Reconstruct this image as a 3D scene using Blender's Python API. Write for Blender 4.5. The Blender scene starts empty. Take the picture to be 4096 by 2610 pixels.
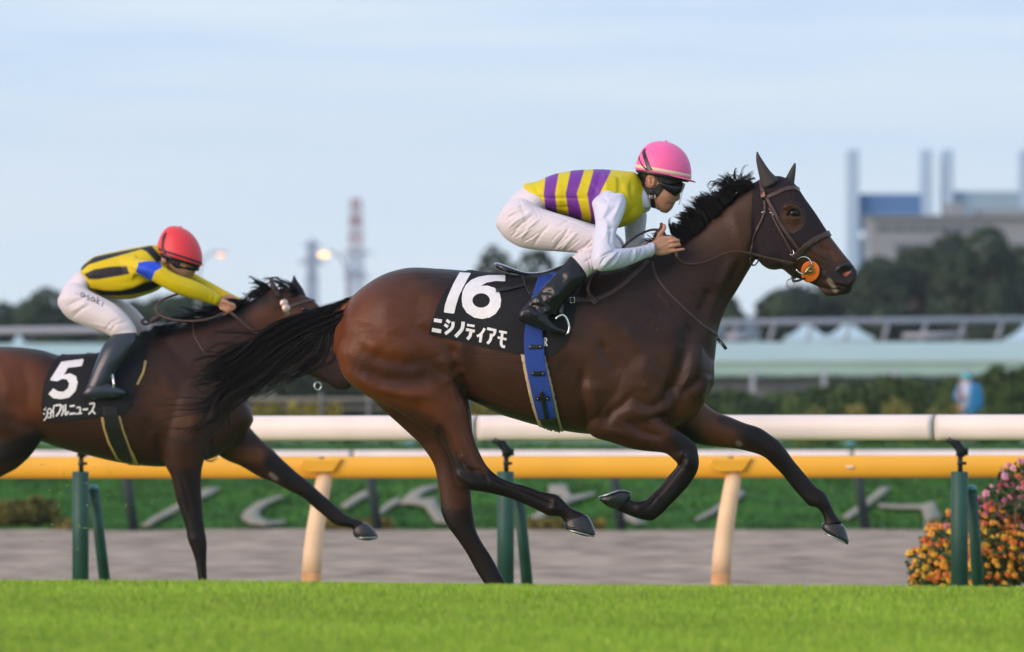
import bpy, bmesh, math, random
import numpy as np
from mathutils import Vector, Matrix, noise as mnoise
from mathutils.bvhtree import BVHTree
from mathutils.geometry import delaunay_2d_cdt
random.seed(7); RNG = np.random.default_rng(11)
S = bpy.context.scene; COL = S.collection
PI = math.pi
# ---------------------------------------------------------------- camera, world, sun, exposure
H = 1.03                    # lens height above the turf crest
FP = 32000.0                # focal length in photo pixels
cam = bpy.data.cameras.new('camera'); co = bpy.data.objects.new('camera', cam); COL.objects.link(co)
co.location = (0, 0, H); co.rotation_euler = (PI/2, 0, 0)
cam.sensor_width = 36; cam.lens = FP/4096*36; cam.clip_start = 0.5; cam.clip_end = 5000
cam.dof.use_dof = True; cam.dof.focus_distance = 41.2; cam.dof.aperture_fstop = 4.7
S.camera = co
w = bpy.data.worlds.new('World'); S.world = w; w.use_nodes = True
nt = w.node_tree; nt.nodes.clear(); N = nt.nodes.new; L = nt.links.new
out = N('ShaderNodeOutputWorld'); bg = N('ShaderNodeBackground'); sky = N('ShaderNodeTexSky')
sky.sky_type = 'NISHITA'; sky.sun_disc = False
SUN_EL, SUN_AZ = math.radians(15), math.radians(-50)   # sun behind the camera, to its left
sky.sun_elevation = SUN_EL; sky.sun_rotation = PI - SUN_AZ; sky.air_density = 1.0; sky.dust_density = 2.0
tc = N('ShaderNodeTexCoord'); sep = N('ShaderNodeSeparateXYZ'); L(tc.outputs['Generated'], sep.inputs[0])
mp = N('ShaderNodeMapping'); mp.inputs['Scale'].default_value = (9, 9, 110); L(tc.outputs['Generated'], mp.inputs[0])
nz = N('ShaderNodeTexNoise'); nz.inputs['Scale'].default_value = 1.3; nz.inputs['Detail'].default_value = 5; nz.inputs['Roughness'].default_value = .55
L(mp.outputs[0], nz.inputs[0])
cr = N('ShaderNodeValToRGB'); cr.color_ramp.elements[0].position = 0.0; cr.color_ramp.elements[0].color = (.70, .81, .90, 1)
cr.color_ramp.elements[1].position = .05; cr.color_ramp.elements[1].color = (.49, .66, .90, 1)
e = cr.color_ramp.elements.new(.02); e.color = (.62, .755, .90, 1)
e = cr.color_ramp.elements.new(.6); e.color = (.42, .56, .85, 1)
L(sep.outputs[2], cr.inputs[0])
r2 = N('ShaderNodeValToRGB'); r2.color_ramp.elements[0].position = .36; r2.color_ramp.elements[1].position = .68
L(nz.outputs[0], r2.inputs[0])
mx = N('ShaderNodeMixRGB'); mx.inputs[2].default_value = (.70, .80, .90, 1); L(r2.outputs[0], mx.inputs[0]); L(cr.outputs[0], mx.inputs[1])
sc = N('ShaderNodeVectorMath'); sc.operation = 'SCALE'; sc.inputs[3].default_value = 9.8; L(mx.outputs[0], sc.inputs[0])
m2 = N('ShaderNodeMixRGB'); m2.inputs[0].default_value = .88; L(sky.outputs[0], m2.inputs[1]); L(sc.outputs[0], m2.inputs[2])
L(m2.outputs[0], bg.inputs[0]); bg.inputs[1].default_value = .115; L(bg.outputs[0], out.inputs[0])
sl = bpy.data.lights.new('sun', 'SUN'); sl.energy = 2.75; sl.angle = math.radians(42); sl.color = (1, .73, .62)
so = bpy.data.objects.new('sun', sl); COL.objects.link(so)
sd = Vector((math.sin(SUN_AZ)*math.cos(SUN_EL), -math.cos(SUN_AZ)*math.cos(SUN_EL), math.sin(SUN_EL)))
so.rotation_euler = sd.to_track_quat('Z', 'Y').to_euler()
vs = S.view_settings; vs.view_transform = 'Standard'; vs.look = 'None'; vs.gamma = 1; vs.exposure = 0.12; vs.use_curve_mapping = False
S.cycles.max_bounces = 6; S.cycles.diffuse_bounces = 3; S.cycles.glossy_bounces = 3; S.cycles.transparent_max_bounces = 8
S.cycles.caustics_reflective = False; S.cycles.caustics_refractive = False

# ---------------------------------------------------------------- helpers
def P(x, y, Y): return Vector(((x-2048)/FP*Y, Y, H-(y-1305)/FP*Y))
def crop(x0, y0, s): return lambda x, y: (x0+x/s, y0+y/s)
D = crop(0, 0, 1/1.7016)
c1 = crop(2900, 500, 2.045); c2 = crop(1900, 500, 1.704); c3 = crop(1300, 1000, 1.918); c4 = crop(2200, 1000, 1.9175)
c5 = crop(0, 850, 1.8046); c6 = crop(0, 1600, 1.505); c7 = crop(1600, 1600, 1.5185); c8 = crop(2800, 1600, 1.5185)
ch = crop(2350, 850, 3.836); cj = crop(2450, 520, 4.0375); cb = crop(1950, 1000, 3.835); cm = crop(3100, 900, 4.3825)
def tag(o, label=None, cat=None, group=None, kind=None):
    if label: o['label'] = label
    if cat: o['category'] = cat
    if group: o['group'] = group
    if kind: o['kind'] = kind
    return o
def empty(name, loc=(0, 0, 0), label=None, cat=None, group=None):
    o = bpy.data.objects.new(name, None); o.location = loc; COL.objects.link(o); o.empty_display_size = .1
    return tag(o, label, cat, group)
def link(name, me, m=None, parent=None, smooth=True):
    o = bpy.data.objects.new(name, me); COL.objects.link(o)
    if m is not None:
        for k in (m if isinstance(m, (list, tuple)) else [m]): me.materials.append(k)
    if smooth: me.shade_smooth()
    if parent:
        o.parent = parent
        par = parent; off = Vector((0, 0, 0))
        while par: off += par.location; par = par.parent
        o.location = -off
    return o
class MB:
    """collects vertices and faces"""
    def __init__(s): s.v = []; s.f = []; s.mi = []; s.m = 0
    def add(s, vs, fs):
        n = len(s.v); s.v += [tuple(v) for v in vs]; s.f += [tuple(n+i for i in f) for f in fs]; s.mi += [s.m]*len(fs); return s
    def box(s, c, d, rz=0, bev=0):
        cx, cy, cz = c; x, y, z = d[0]/2, d[1]/2, d[2]/2; ca, sa = math.cos(rz), math.sin(rz); vs = []
        for a in (-x, x):
            for b in (-y, y):
                for g in (-z, z): vs.append((cx+a*ca-b*sa, cy+a*sa+b*ca, cz+g))
        return s.add(vs, [(0, 1, 3, 2), (4, 6, 7, 5), (0, 4, 5, 1), (2, 3, 7, 6), (0, 2, 6, 4), (1, 5, 7, 3)])
    def rings(s, R, cap=True, closed=False):
        n = len(R[0]); vs = [p for r in R for p in r]; fs = []; k = len(R)
        for i in range(k if closed else k-1):
            j = (i+1) % k
            for q in range(n): fs.append((i*n+q, i*n+(q+1) % n, j*n+(q+1) % n, j*n+q))
        if cap and not closed: fs += [tuple(range(n-1, -1, -1)), tuple((k-1)*n+q for q in range(n))]
        return s.add(vs, fs)
    def tube(s, pts, rad, n=10, flat=1.0, cap=True):
        """round (or flattened towards the lens) tube through 3-D points"""
        pts = [Vector(p) for p in pts]; k = len(pts)
        if not hasattr(rad, '__len__'): rad = [rad]*k
        R = []; up = None
        for i, p in enumerate(pts):
            t = (pts[min(i+1, k-1)]-pts[max(i-1, 0)]).normalized()
            if up is None:
                up = Vector((0, 1, 0)) if abs(t.y) < .8 else Vector((0, 0, 1))
            b = t.cross(up).normalized(); up = b.cross(t).normalized()
            R.append([p+b*math.cos(a)*rad[i]+up*math.sin(a)*rad[i]*flat for a in [2*PI*q/n for q in range(n)]])
        return s.rings(R, cap)
    def ell(s, c, r, n=16, m=10, M=None):
        R = []
        for i in range(m+1):
            t = PI*(i+.02)/(m+.04); R.append([Vector((r[0]*math.sin(t)*math.cos(a), r[1]*math.sin(t)*math.sin(a), r[2]*math.cos(t))) for a in [2*PI*q/n for q in range(n)]])
        if M is not None: R = [[M @ p for p in r_] for r_ in R]
        c = Vector(c); return s.rings([[p+c for p in r_] for r_ in R])
    def mesh(s, name='m'):
        me = bpy.data.meshes.new(name); me.from_pydata(s.v, [], s.f); me.update()
        if any(s.mi): me.polygons.foreach_set('material_index', s.mi)
        bm = bmesh.new(); bm.from_mesh(me); bmesh.ops.recalc_face_normals(bm, faces=bm.faces); bm.to_mesh(me); bm.free()
        return me
    def build(s, name, m, parent=None, smooth=True, bevel=0):
        o = link(name, s.mesh(name), m, parent, smooth)
        if bevel:
            b = o.modifiers.new('b', 'BEVEL'); b.width = bevel; b.segments = 2; b.limit_method = 'ANGLE'
        return o
def cat(pts, k=4):
    """Catmull-Rom through a list of equal-length rows"""
    A = np.array(pts, float); n = len(A); out = []
    for i in range(n-1):
        p0, p1, p2, p3 = A[max(i-1, 0)], A[i], A[i+1], A[min(i+2, n-1)]
        for j in range(k):
            t = j/k; out.append(.5*((2*p1)+(-p0+p2)*t+(2*p0-5*p1+4*p2-p3)*t*t+(-p0+3*p1-3*p2+p3)*t**3))
    out.append(A[-1]); return np.array(out)
def loft(mb, f, st, Y0, k=4, n=28, grow=0.0, ex=2.0, ys=1.0):
    """st: rows (tx,ty,bx,by,yoff,w) in the pixels of crop f -> a smooth closed body; ellipse between the two outline points, half-width w metres across"""
    rows = []
    for tx, ty, bx, by, yo, w_ in st:
        Y = Y0+yo; T = P(*f(tx, ty), Y); B = P(*f(bx, by), Y); rows.append([*T, *B, w_*ys])
    R = []
    for r in cat(rows, k):
        T = Vector(r[:3]); B = Vector(r[3:6]); C = (T+B)/2; a = (T-B)/2; g = 1+grow/max(a.length, .01); a = a*g; w_ = r[6]+grow; ring = []
        for q in range(n):
            ph = 2*PI*q/n; c_, s_ = math.cos(ph), math.sin(ph)
            c_ = math.copysign(abs(c_)**(2/ex), c_); s_ = math.copysign(abs(s_)**(2/ex), s_)
            ring.append(C+a*c_+Vector((0, w_*s_, 0)))
        R.append(ring)
    # rounded ends
    for e_, i0, i1 in ((0, 0, 1), (-1, -1, -2)):
        c0 = sum(R[i0], Vector())/n; c1_ = sum(R[i1], Vector())/n; d = (c0-c1_).normalized(); rr = (R[i0][0]-c0).length*.3
        small = [c0+d*rr+(p-c0)*.6 for p in R[i0]]
        if e_ == 0: R.insert(0, small)
        else: R.append(small)
    mb.rings(R); return mb
def remesh(mb, voxel, smooth=3, fac=.5):
    me = mb.mesh(); o = bpy.data.objects.new('tmp', me); COL.objects.link(o)
    m = o.modifiers.new('r', 'REMESH'); m.mode = 'VOXEL'; m.voxel_size = voxel; m.adaptivity = 0
    if smooth:
        s = o.modifiers.new('s', 'SMOOTH'); s.factor = fac; s.iterations = smooth
    dg = bpy.context.evaluated_depsgraph_get(); me2 = bpy.data.meshes.new_from_object(o.evaluated_get(dg))
    bpy.data.objects.remove(o); bpy.data.meshes.remove(me); return me2
def getv(me):
    a = np.empty(len(me.vertices)*3); me.vertices.foreach_get('co', a); n = np.empty(len(me.vertices)*3); me.vertex_normals.foreach_get('vector', n)
    return a.reshape(-1, 3), n.reshape(-1, 3)
def setv(me, a): me.vertices.foreach_set('co', a.ravel()); me.update()
def topx(a):
    return np.stack([2048+a[:, 0]/a[:, 1]*FP, 1305+(H-a[:, 2])/a[:, 1]*FP], 1)
def dline(p, poly):
    """distance of points p (n,2) to a polyline, plus the parameter 0..1 along it"""
    best = np.full(len(p), 1e9); par = np.zeros(len(p)); k = len(poly)-1
    for i in range(k):
        a = np.array(poly[i], float); b = np.array(poly[i+1], float); d = b-a; t = np.clip(((p-a)@d)/max(d@d, 1e-9), 0, 1)
        q = np.hypot(*(p-(a+t[:, None]*d)).T); m = q < best; best[m] = q[m]; par[m] = (i+t[m])/k
    return best, par
def sculpt(me, strokes, Y0, near=True):
    """strokes: (crop, points, width px of photo, amount m): pushes the surface out (or in) along muscle lines, on both flanks"""
    a, n = getv(me); px = topx(a); d = np.zeros(len(a)); side = np.clip(np.abs(n[:, 1])*1.6, 0, 1)
    if near: side = side*(a[:, 1] < Y0+.02)
    for f, pts, wd, amt in strokes:
        q, t = dline(px, [f(*p) for p in pts]); taper = np.minimum(1, np.minimum(t, 1-t)*4+.25) if len(pts) > 2 else 1
        d += amt*np.exp(-(q/wd)**2)*taper*side
    setv(me, a+n*d[:, None])
def inpoly(p, poly):
    p = np.asarray(p, float); poly = np.asarray(poly, float); x, y = p[:, 0], p[:, 1]; c = np.zeros(len(p), bool); j = len(poly)-1
    for i in range(len(poly)):
        xi, yi, xj, yj = *poly[i], *poly[j]
        m = ((yi > y) != (yj > y)) & (x < (xj-xi)*(y-yi)/((yj-yi) or 1e-9)+xi); c ^= m; j = i
    return c
def setcol(me, c, name='Col'):
    at = me.color_attributes.new(name, 'FLOAT_COLOR', 'POINT'); b = np.ones((len(c), 4), np.float32); b[:, :3] = c; at.data.foreach_set('color', b.ravel())
def bvh_of(*objs):
    vs = []; fs = []
    for o in objs:
        me = o.data; off = len(vs); M = o.matrix_basis if not o.parent else Matrix()
        vs += [v.co.copy() for v in me.vertices]; fs += [tuple(off+i for i in p.vertices) for p in me.polygons]
    return BVHTree.FromPolygons(vs, fs)
EYE = Vector((0, 0, H))
def hit(bvh, x, y, Yd=40):
    d = (P(x, y, 40)-EYE).normalized(); r = bvh.ray_cast(EYE, d)
    if r[0] is None:
        q = bvh.find_nearest(P(x, y, Yd)); return q[0], q[1]
    n = r[1]
    if n.dot(d) > 0: n = -n
    return r[0], n
def drape(name, polys, bvh, m, parent=None, off=.002, step=8, Yd=40, holes=(), thick=0.0):
    """flat outlines (photo pixels) laid on a surface as real, slightly raised patches"""
    mb = MB()
    for poly in polys:
        A = np.array(poly, float); lo = A.min(0); hi = A.max(0); pts = [Vector(p) for p in densify(poly, step)]; nb = len(pts)
        edges = [(i, (i+1) % nb) for i in range(nb)]
        for h in holes:
            hp = densify(h, step); k = len(pts); pts += [Vector(p) for p in hp]; edges += [(k+i, k+(i+1) % len(hp)) for i in range(len(hp))]
        gx = np.arange(lo[0]+step/2, hi[0], step); gy = np.arange(lo[1]+step/2, hi[1], step)
        if len(gx) and len(gy):
            G = np.array([(x, y) for x in gx for y in gy]); ok = inpoly(G, poly)
            for h in holes: ok &= ~inpoly(G, h)
            pts += [Vector(g) for g in G[ok]]
        r = delaunay_2d_cdt(pts, edges, [], 0, 1e-4); V = np.array([tuple(v) for v in r[0]]); T = [t for t in r[2] if len(t) == 3]
        C = V[np.array(T)].mean(1); ok = inpoly(C, poly)
        for h in holes: ok &= ~inpoly(C, h)
        vs = []
        for v in V:
            p, n = hit(bvh, v[0], v[1], Yd); vs.append(p+n*off)
        mb.add(vs, [t for t, o in zip(T, ok) if o])
    o = mb.build(name, m, parent)
    if thick:
        s = o.modifiers.new('s', 'SOLIDIFY'); s.thickness = thick; s.offset = 1
    return o
def densify(poly, step):
    out = []; n = len(poly)
    for i in range(n):
        a = np.array(poly[i], float); b = np.array(poly[(i+1) % n], float); k = max(1, int(np.hypot(*(b-a))/step))
        for j in range(k): out.append(tuple(a+(b-a)*j/k))
    return out
def stroke(pts, wd, k=4):
    """outline polygon of a thick pen line"""
    A = cat(pts, k) if len(pts) > 2 else np.array(pts, float); n = len(A); Lf = []; Rt = []
    for i in range(n):
        t = A[min(i+1, n-1)]-A[max(i-1, 0)]; t = t/(np.hypot(*t) or 1); q = np.array([-t[1], t[0]])*wd/2; Lf.append(tuple(A[i]+q)); Rt.append(tuple(A[i]-q))
    return Lf+Rt[::-1]
def mat(name, col, rough=.5, metal=0, coat=0, bump=0, bscale=50, attr=False, var=0, vscale=8, sheen=0, spec=.5, col2=None, emit=None, estr=0, trans=False, wave=None, coatr=.1):
    m = bpy.data.materials.new(name); m.use_nodes = True; t = m.node_tree; b = t.nodes['Principled BSDF']; n_ = t.nodes.new; l = t.links.new
    b.inputs['Base Color'].default_value = (*col, 1); b.inputs['Roughness'].default_value = rough; b.inputs['Metallic'].default_value = metal
    b.inputs['Coat Weight'].default_value = coat; b.inputs['Coat Roughness'].default_value = coatr; b.inputs['Sheen Weight'].default_value = sheen; b.inputs['Specular IOR Level'].default_value = spec
    src = None
    if attr:
        a = n_('ShaderNodeVertexColor'); a.layer_name = 'Col'; src = a.outputs[0]
    tc = n_('ShaderNodeTexCoord')
    if var:
        z = n_('ShaderNodeTexNoise'); z.inputs['Scale'].default_value = vscale; z.inputs['Detail'].default_value = 6; l(tc.outputs['Object'], z.inputs[0])
        rp = n_('ShaderNodeValToRGB'); rp.color_ramp.elements[0].position = .3; rp.color_ramp.elements[1].position = .7; l(z.outputs[0], rp.inputs[0])
        if col2 is not None and not attr:
            x = n_('ShaderNodeMixRGB'); x.inputs[1].default_value = (*col, 1); x.inputs[2].default_value = (*col2, 1); l(rp.outputs[0], x.inputs[0]); src = x.outputs[0]
        else:
            x = n_('ShaderNodeMixRGB'); x.blend_type = 'MULTIPLY'; x.inputs[0].default_value = 1
            if src: l(src, x.inputs[1])
            else: x.inputs[1].default_value = (*col, 1)
            rp.color_ramp.elements[0].color = (1-var,)*3+(1,); rp.color_ramp.elements[1].color = (1+var,)*3+(1,); l(rp.outputs[0], x.inputs[2]); src = x.outputs[0]
    if src: l(src, b.inputs['Base Color'])
    if bump:
        z = n_('ShaderNodeTexNoise'); z.inputs['Scale'].default_value = bscale; z.inputs['Detail'].default_value = 4; l(tc.outputs['Object'], z.inputs[0])
        if wave:
            mp_ = n_('ShaderNodeMapping'); mp_.inputs['Scale'].default_value = wave; l(tc.outputs['Object'], mp_.inputs[0]); l(mp_.outputs[0], z.inputs[0])
        bp = n_('ShaderNodeBump'); bp.inputs['Strength'].default_value = bump; bp.inputs['Distance'].default_value = .01; l(z.outputs[0], bp.inputs['Height']); l(bp.outputs[0], b.inputs['Normal'])
    if emit:
        b.inputs['Emission Color'].default_value = (*emit, 1); b.inputs['Emission Strength'].default_value = estr
    return m
def fbm(x, y, z, s=1.0, o=3):
    return mnoise.fractal(Vector((x, y, z))*s, 1.0, 2.0, o)
# ---------------------------------------------------------------- setting: ground sheets
PROF = [(-60, 0), (20, 0), (31.6, 0), (32.6, -.012), (34, -.07), (40, -.40), (50, -.83), (56.5, -1.0)]
def gz(Y, x=0):
    for (a, za), (b, zb) in zip(PROF, PROF[1:]):
        if Y <= b: z = za+(zb-za)*(Y-a)/(b-a); break
    else: z = PROF[-1][1]
    return z-.052+(.015-.0075*max(-6, min(6, x)))*(1 if Y < 34 else max(0, 1-(Y-34)/4))
def sheet(name, xs, ys, zf, m, label=None, kind='structure'):
    V = [(x, y, zf(y, x)) for y in ys for x in xs]; n = len(xs)
    F = [(j*n+i, j*n+i+1, (j+1)*n+i+1, (j+1)*n+i) for j in range(len(ys)-1) for i in range(n-1)]
    me = bpy.data.meshes.new(name); me.from_pydata(V, [], F); o = link(name, me, m); return tag(o, label, None, None, kind)
M_turf = mat('turf', (.11, .21, .02), .9, var=.3, vscale=3)
M_dirt = mat('dirt', (.36, .28, .21), .95, spec=.1, var=.40, vscale=6, col2=None)
_t = M_dirt.node_tree
for n_ in _t.nodes:
    if n_.type == 'TEX_NOISE': n_.inputs['Scale'].default_value = 1.0
    if n_.type == 'TEX_COORD': tcn = n_
_mp = _t.nodes.new('ShaderNodeMapping'); _mp.inputs['Scale'].default_value = (1.9, 1.5, 1); _t.links.new(tcn.outputs['Object'], _mp.inputs[0])
for n_ in _t.nodes:
    if n_.type == 'TEX_NOISE': _t.links.new(_mp.outputs[0], n_.inputs[0])
M_slope = mat('slope_grass', (.030, .115, .010), .95, spec=.1, var=.55, vscale=1.6)
M_field = mat('field_grass', (.09, .17, .06), .95, var=.2, vscale=.4)
xs = [-30, -12, -8]+[i*.5 for i in range(-12, 13)]+[8, 12, 30]
sheet('turf_track', xs, [-60, 0, 10, 20, 24, 28, 31, 31.6, 32, 32.6, 33.2, 34, 36, 38, 40, 44, 50, 56.5], gz, M_turf, 'bright green turf racing track in front')
def dz(Y, x=0):
    b = -1.0-(Y-56.5)/40.5*.46
    return b-.06 if Y < 56.6 else b+.03*fbm(x*.5, Y*2.2, 3)+.02*math.sin(Y*5.2)
sheet('dirt_track', [-60]+[i*.35 for i in range(-44, 45)]+[60], [56.0, 56.7]+[57+i*.3 for i in range(134)]+[97.4], dz, M_dirt, 'grey brown harrowed dirt track behind the turf')
sheet('garden_slope', [-80]+[i*1.0 for i in range(-22, 23)]+[80], [97.0, 98, 100, 103, 106, 109, 112, 114, 118, 124, 130], lambda Y, x: (-1.5+(Y-97)/15*.87+(0 if Y < 98 else .03*fbm(x*.6, Y*.6, 1))) if Y <= 112 else -.63-(Y-112)/18*.94, M_slope, 'green garden slope behind the dirt track')
sheet('infield_ground', [-900, -300, -60, 0, 60, 300, 900], [129.5, 180, 260, 500, 1200, 4000], lambda Y, x: -1.575, M_field, 'flat infield ground')
def hz(i): return 14+6*math.sin(i*.7)+4*math.sin(i*1.9)
mb = MB(); R_ = []
for i in range(-20, 21):
    x = i*40; h = hz(i)*.28; x *= .36; h *= .55; R_.append([Vector((x, 1480, -2)), Vector((x, 1480, h)), Vector((x, 1500, h*1.1)), Vector((x, 1560, -2))])
mb.rings(R_); tag(mb.build('hills', mat('hill', (.10, .16, .22), 1)), 'low bluish hills on the horizon', kind='structure')
# gravel letters cut in the slope
def onslope(p):
    x, y = p; d = P(x, y, 1)-EYE; a = .87/15
    t = (-1.5-97*a-H)/(d.z-a*d.y); q = EYE+d*t; return q+Vector((0, 0, .055))
M_grav = mat('gravel', (.27, .25, .19), .95, var=.2, vscale=5)
letters = [(c6, [[(850, 785), (930, 730), (1060, 660), (1180, 600), (1240, 560), (1330, 555), (1270, 600), (1150, 645), (1060, 700), (960, 750), (900, 788)]]),
 (c6, [[(1700, 600), (1560, 640), (1470, 700), (1450, 740), (1500, 775), (1600, 785), (1720, 770), (1720, 755), (1620, 760), (1570, 735), (1560, 700), (1610, 655), (1710, 610)]]),
 (c6, [[(2050, 665), (2160, 590), (2270, 560), (2260, 590), (2180, 625), (2080, 685)], [(2255, 720), (2330, 650), (2408, 610), (2408, 640), (2330, 690), (2260, 745)]]),
 (c7, [[(0, 650), (70, 585), (140, 555), (230, 545), (225, 560), (150, 590), (110, 628), (215, 625), (240, 680), (300, 780), (215, 775), (185, 730), (155, 680), (90, 662), (0, 662)]]),
 (c7, [[(700, 800), (860, 700), (890, 690), (1000, 615), (900, 600), (905, 545), (1010, 540), (1040, 612), (1190, 590), (1180, 605), (1050, 645), (960, 690), (870, 740), (790, 800)]]),
 (c7, [[(1340, 680), (1400, 690), (1440, 720), (1450, 750), (1510, 780), (1430, 785), (1360, 750)], [(1790, 752), (1900, 690), (2000, 620), (2075, 575), (2100, 590), (2060, 630), (1935, 700), (1850, 745), (1790, 765)]]),
 (c8, [[(860, 740), (980, 660), (1100, 560), (1160, 555), (1120, 600), (1000, 690), (900, 755)]]),
 (c8, [[(1080, 660), (1200, 665), (1350, 665), (1420, 645), (1440, 690), (1465, 730), (1420, 790), (1360, 810), (1365, 760), (1345, 690), (1200, 685), (1090, 680)]])]
for f, pl in letters:
    mb = MB()
    for poly in pl:
        q = densify([f(*p) for p in poly], 12); r = delaunay_2d_cdt([Vector(p) for p in q], [(i, (i+1) % len(q)) for i in range(len(q))], [], 1, 1e-3)
        mb.add([onslope(v) for v in r[0]], r[2])
    o = mb.build('gravel_letter', M_grav); sl_ = o.modifiers.new('s', 'SOLIDIFY'); sl_.thickness = .01
    tag(o, 'pale gravel letter shape cut into the green garden slope', 'gravel letter', 'gravel letters on the garden slope')

# ---------------------------------------------------------------- grass blades
def blades(name, n, x0, x1, y0, y1, h0, h1, wd, m, zf, label, dens=None, lean=.5):
    x = RNG.uniform(x0, x1, n); y = RNG.uniform(y0, y1, n)
    keep = np.abs(x) < y*.0665+.35; x = x[keep]; y = y[keep]; n = len(x)
    z = np.array([zf(b, a) for a, b in zip(x, y)]); h = RNG.uniform(h0, h1, n)*(1+.15*np.sin(x*2.3+y)*np.sin(y*1.7)); a = RNG.uniform(0, 2*PI, n); l = RNG.uniform(0, lean, n)*h; la = RNG.uniform(0, 2*PI, n)
    dx = np.cos(a)*wd/2; dy = np.sin(a)*wd/2; B = np.stack([x, y, z], 1); o1 = np.stack([dx, dy, 0*dx], 1); tip = np.stack([np.cos(la)*l, np.sin(la)*l, h], 1); mid = tip*np.array([.35, .35, .6])
    V = np.stack([B-o1, B+o1, B+mid+o1*.7, B+mid-o1*.7, B+tip], 1).reshape(-1, 3); k = np.arange(n)*5
    F = np.concatenate([np.stack([k, k+1, k+2, k+3], 1).reshape(-1)]); T = np.stack([k+3, k+2, k+4], 1).reshape(-1)
    me = bpy.data.meshes.new(name); me.vertices.add(len(V)); me.vertices.foreach_set('co', V.ravel()); nf = 2*n
    lv = np.concatenate([F, T]); me.loops.add(len(lv)); me.loops.foreach_set('vertex_index', lv.astype(np.int32))
    me.polygons.add(nf); me.polygons.foreach_set('loop_start', np.concatenate([np.arange(n)*4, 4*n+np.arange(n)*3]).astype(np.int32)); me.update(calc_edges=True)
    c = RNG.uniform(0, 1, n)[:, None]; c2_ = (.5+.5*np.sin(x*1.1+3*np.sin(y*.9)))[:, None]*.35
    base = GA*(1-c)+GB*c; base = base*(1-c2_*.35)*(1-.12*np.clip(np.sin(x*6.1+2*np.sin(y*2.2))*np.sin(y*4.3+1.3*x), 0, 1))[:, None]; dry = (RNG.uniform(0, 1, n) < .04)[:, None]; base = np.where(dry, np.array([[.28, .26, .09]]), base)
    setcol(me, np.repeat(base, 5, 0)); o = link(name, me, m, smooth=False); return tag(o, label, 'grass', None, 'stuff')
GA = np.array([[.24, .43, .03]]); GB = np.array([[.50, .66, .08]])
M_grass = mat('grass', (.1, .3, .02), .55, attr=True, spec=.3)
b_ = M_grass.node_tree.nodes['Principled BSDF']
tr = M_grass.node_tree.nodes.new('ShaderNodeBsdfTranslucent'); ms = M_grass.node_tree.nodes.new('ShaderNodeMixShader'); ms.inputs[0].default_value = .35
vc = [n_ for n_ in M_grass.node_tree.nodes if n_.type == 'VERTEX_COLOR'][0]; M_grass.node_tree.links.new(vc.outputs[0], tr.inputs[0])
M_grass.node_tree.links.new(b_.outputs[0], ms.inputs[1]); M_grass.node_tree.links.new(tr.outputs[0], ms.inputs[2])
M_grass.node_tree.links.new(ms.outputs[0], [n_ for n_ in M_grass.node_tree.nodes if n_.type == 'OUTPUT_MATERIAL'][0].inputs[0])
blades('turf_grass', 250000, -3.2, 3.2, 22.0, 35, .022, .040, .0075, M_grass, gz, 'bright green mown grass of the turf track')

# ---------------------------------------------------------------- rails
M_white = mat('white_plastic', (.82, .71, .66), .45, coat=.1, var=.09, vscale=2.2)
M_green = mat('green_paint', (.014, .070, .050), .55, var=.25, vscale=6)
M_dark = mat('dark_metal', (.02, .025, .03), .5, metal=.6)
M_yel = mat('yellow_plastic', (.84, .42, .018), .5, coat=.2, var=.06, vscale=2)
M_pale = mat('pale_peach', (.80, .57, .34), .6, var=.12, vscale=4)
M_stain = mat('stained_peach', (.62, .33, .13), .8, var=.2, vscale=9)
M_teal = mat('teal_cap', (.10, .30, .32), .5)
def rail_beam(parent, a, b, r, m, name='rail', fl=.8, n=20, nd=8):
    a = Vector(a); b = Vector(b); t = (b-a).normalized(); side = Vector((-t.y, t.x, 0)).normalized(); up = Vector((0, 0, 1)); R = []
    for q in range(nd+1):
        u = q/nd*PI/2; R.append((a+t*r*.35*(1-math.sin(u)), .80+.20*math.sin(u)))
    R.append((a+t*r*.6, 1.0)); R.append((a+t*r, 1.0)); R.append((b-t*r, 1.0)); R.append((b-t*r*.6, 1.0))
    for q in range(nd+1):
        u = PI/2*(1-q/nd); R.append((b-t*r*.35*(1-math.sin(u)), .80+.20*math.sin(u)))
    rings = []
    for c, g in R:
        ring = []
        for i in range(n):
            ph = 2*PI*i/n; cc, ss = math.cos(ph), math.sin(ph); e = 2/2.6
            ring.append(c+side*math.copysign(abs(cc)**e, cc)*r*fl*g+up*math.copysign(abs(ss)**e, ss)*r*g)
        rings.append(ring)
    return MB().rings(rings).build(name, m, parent)
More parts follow.
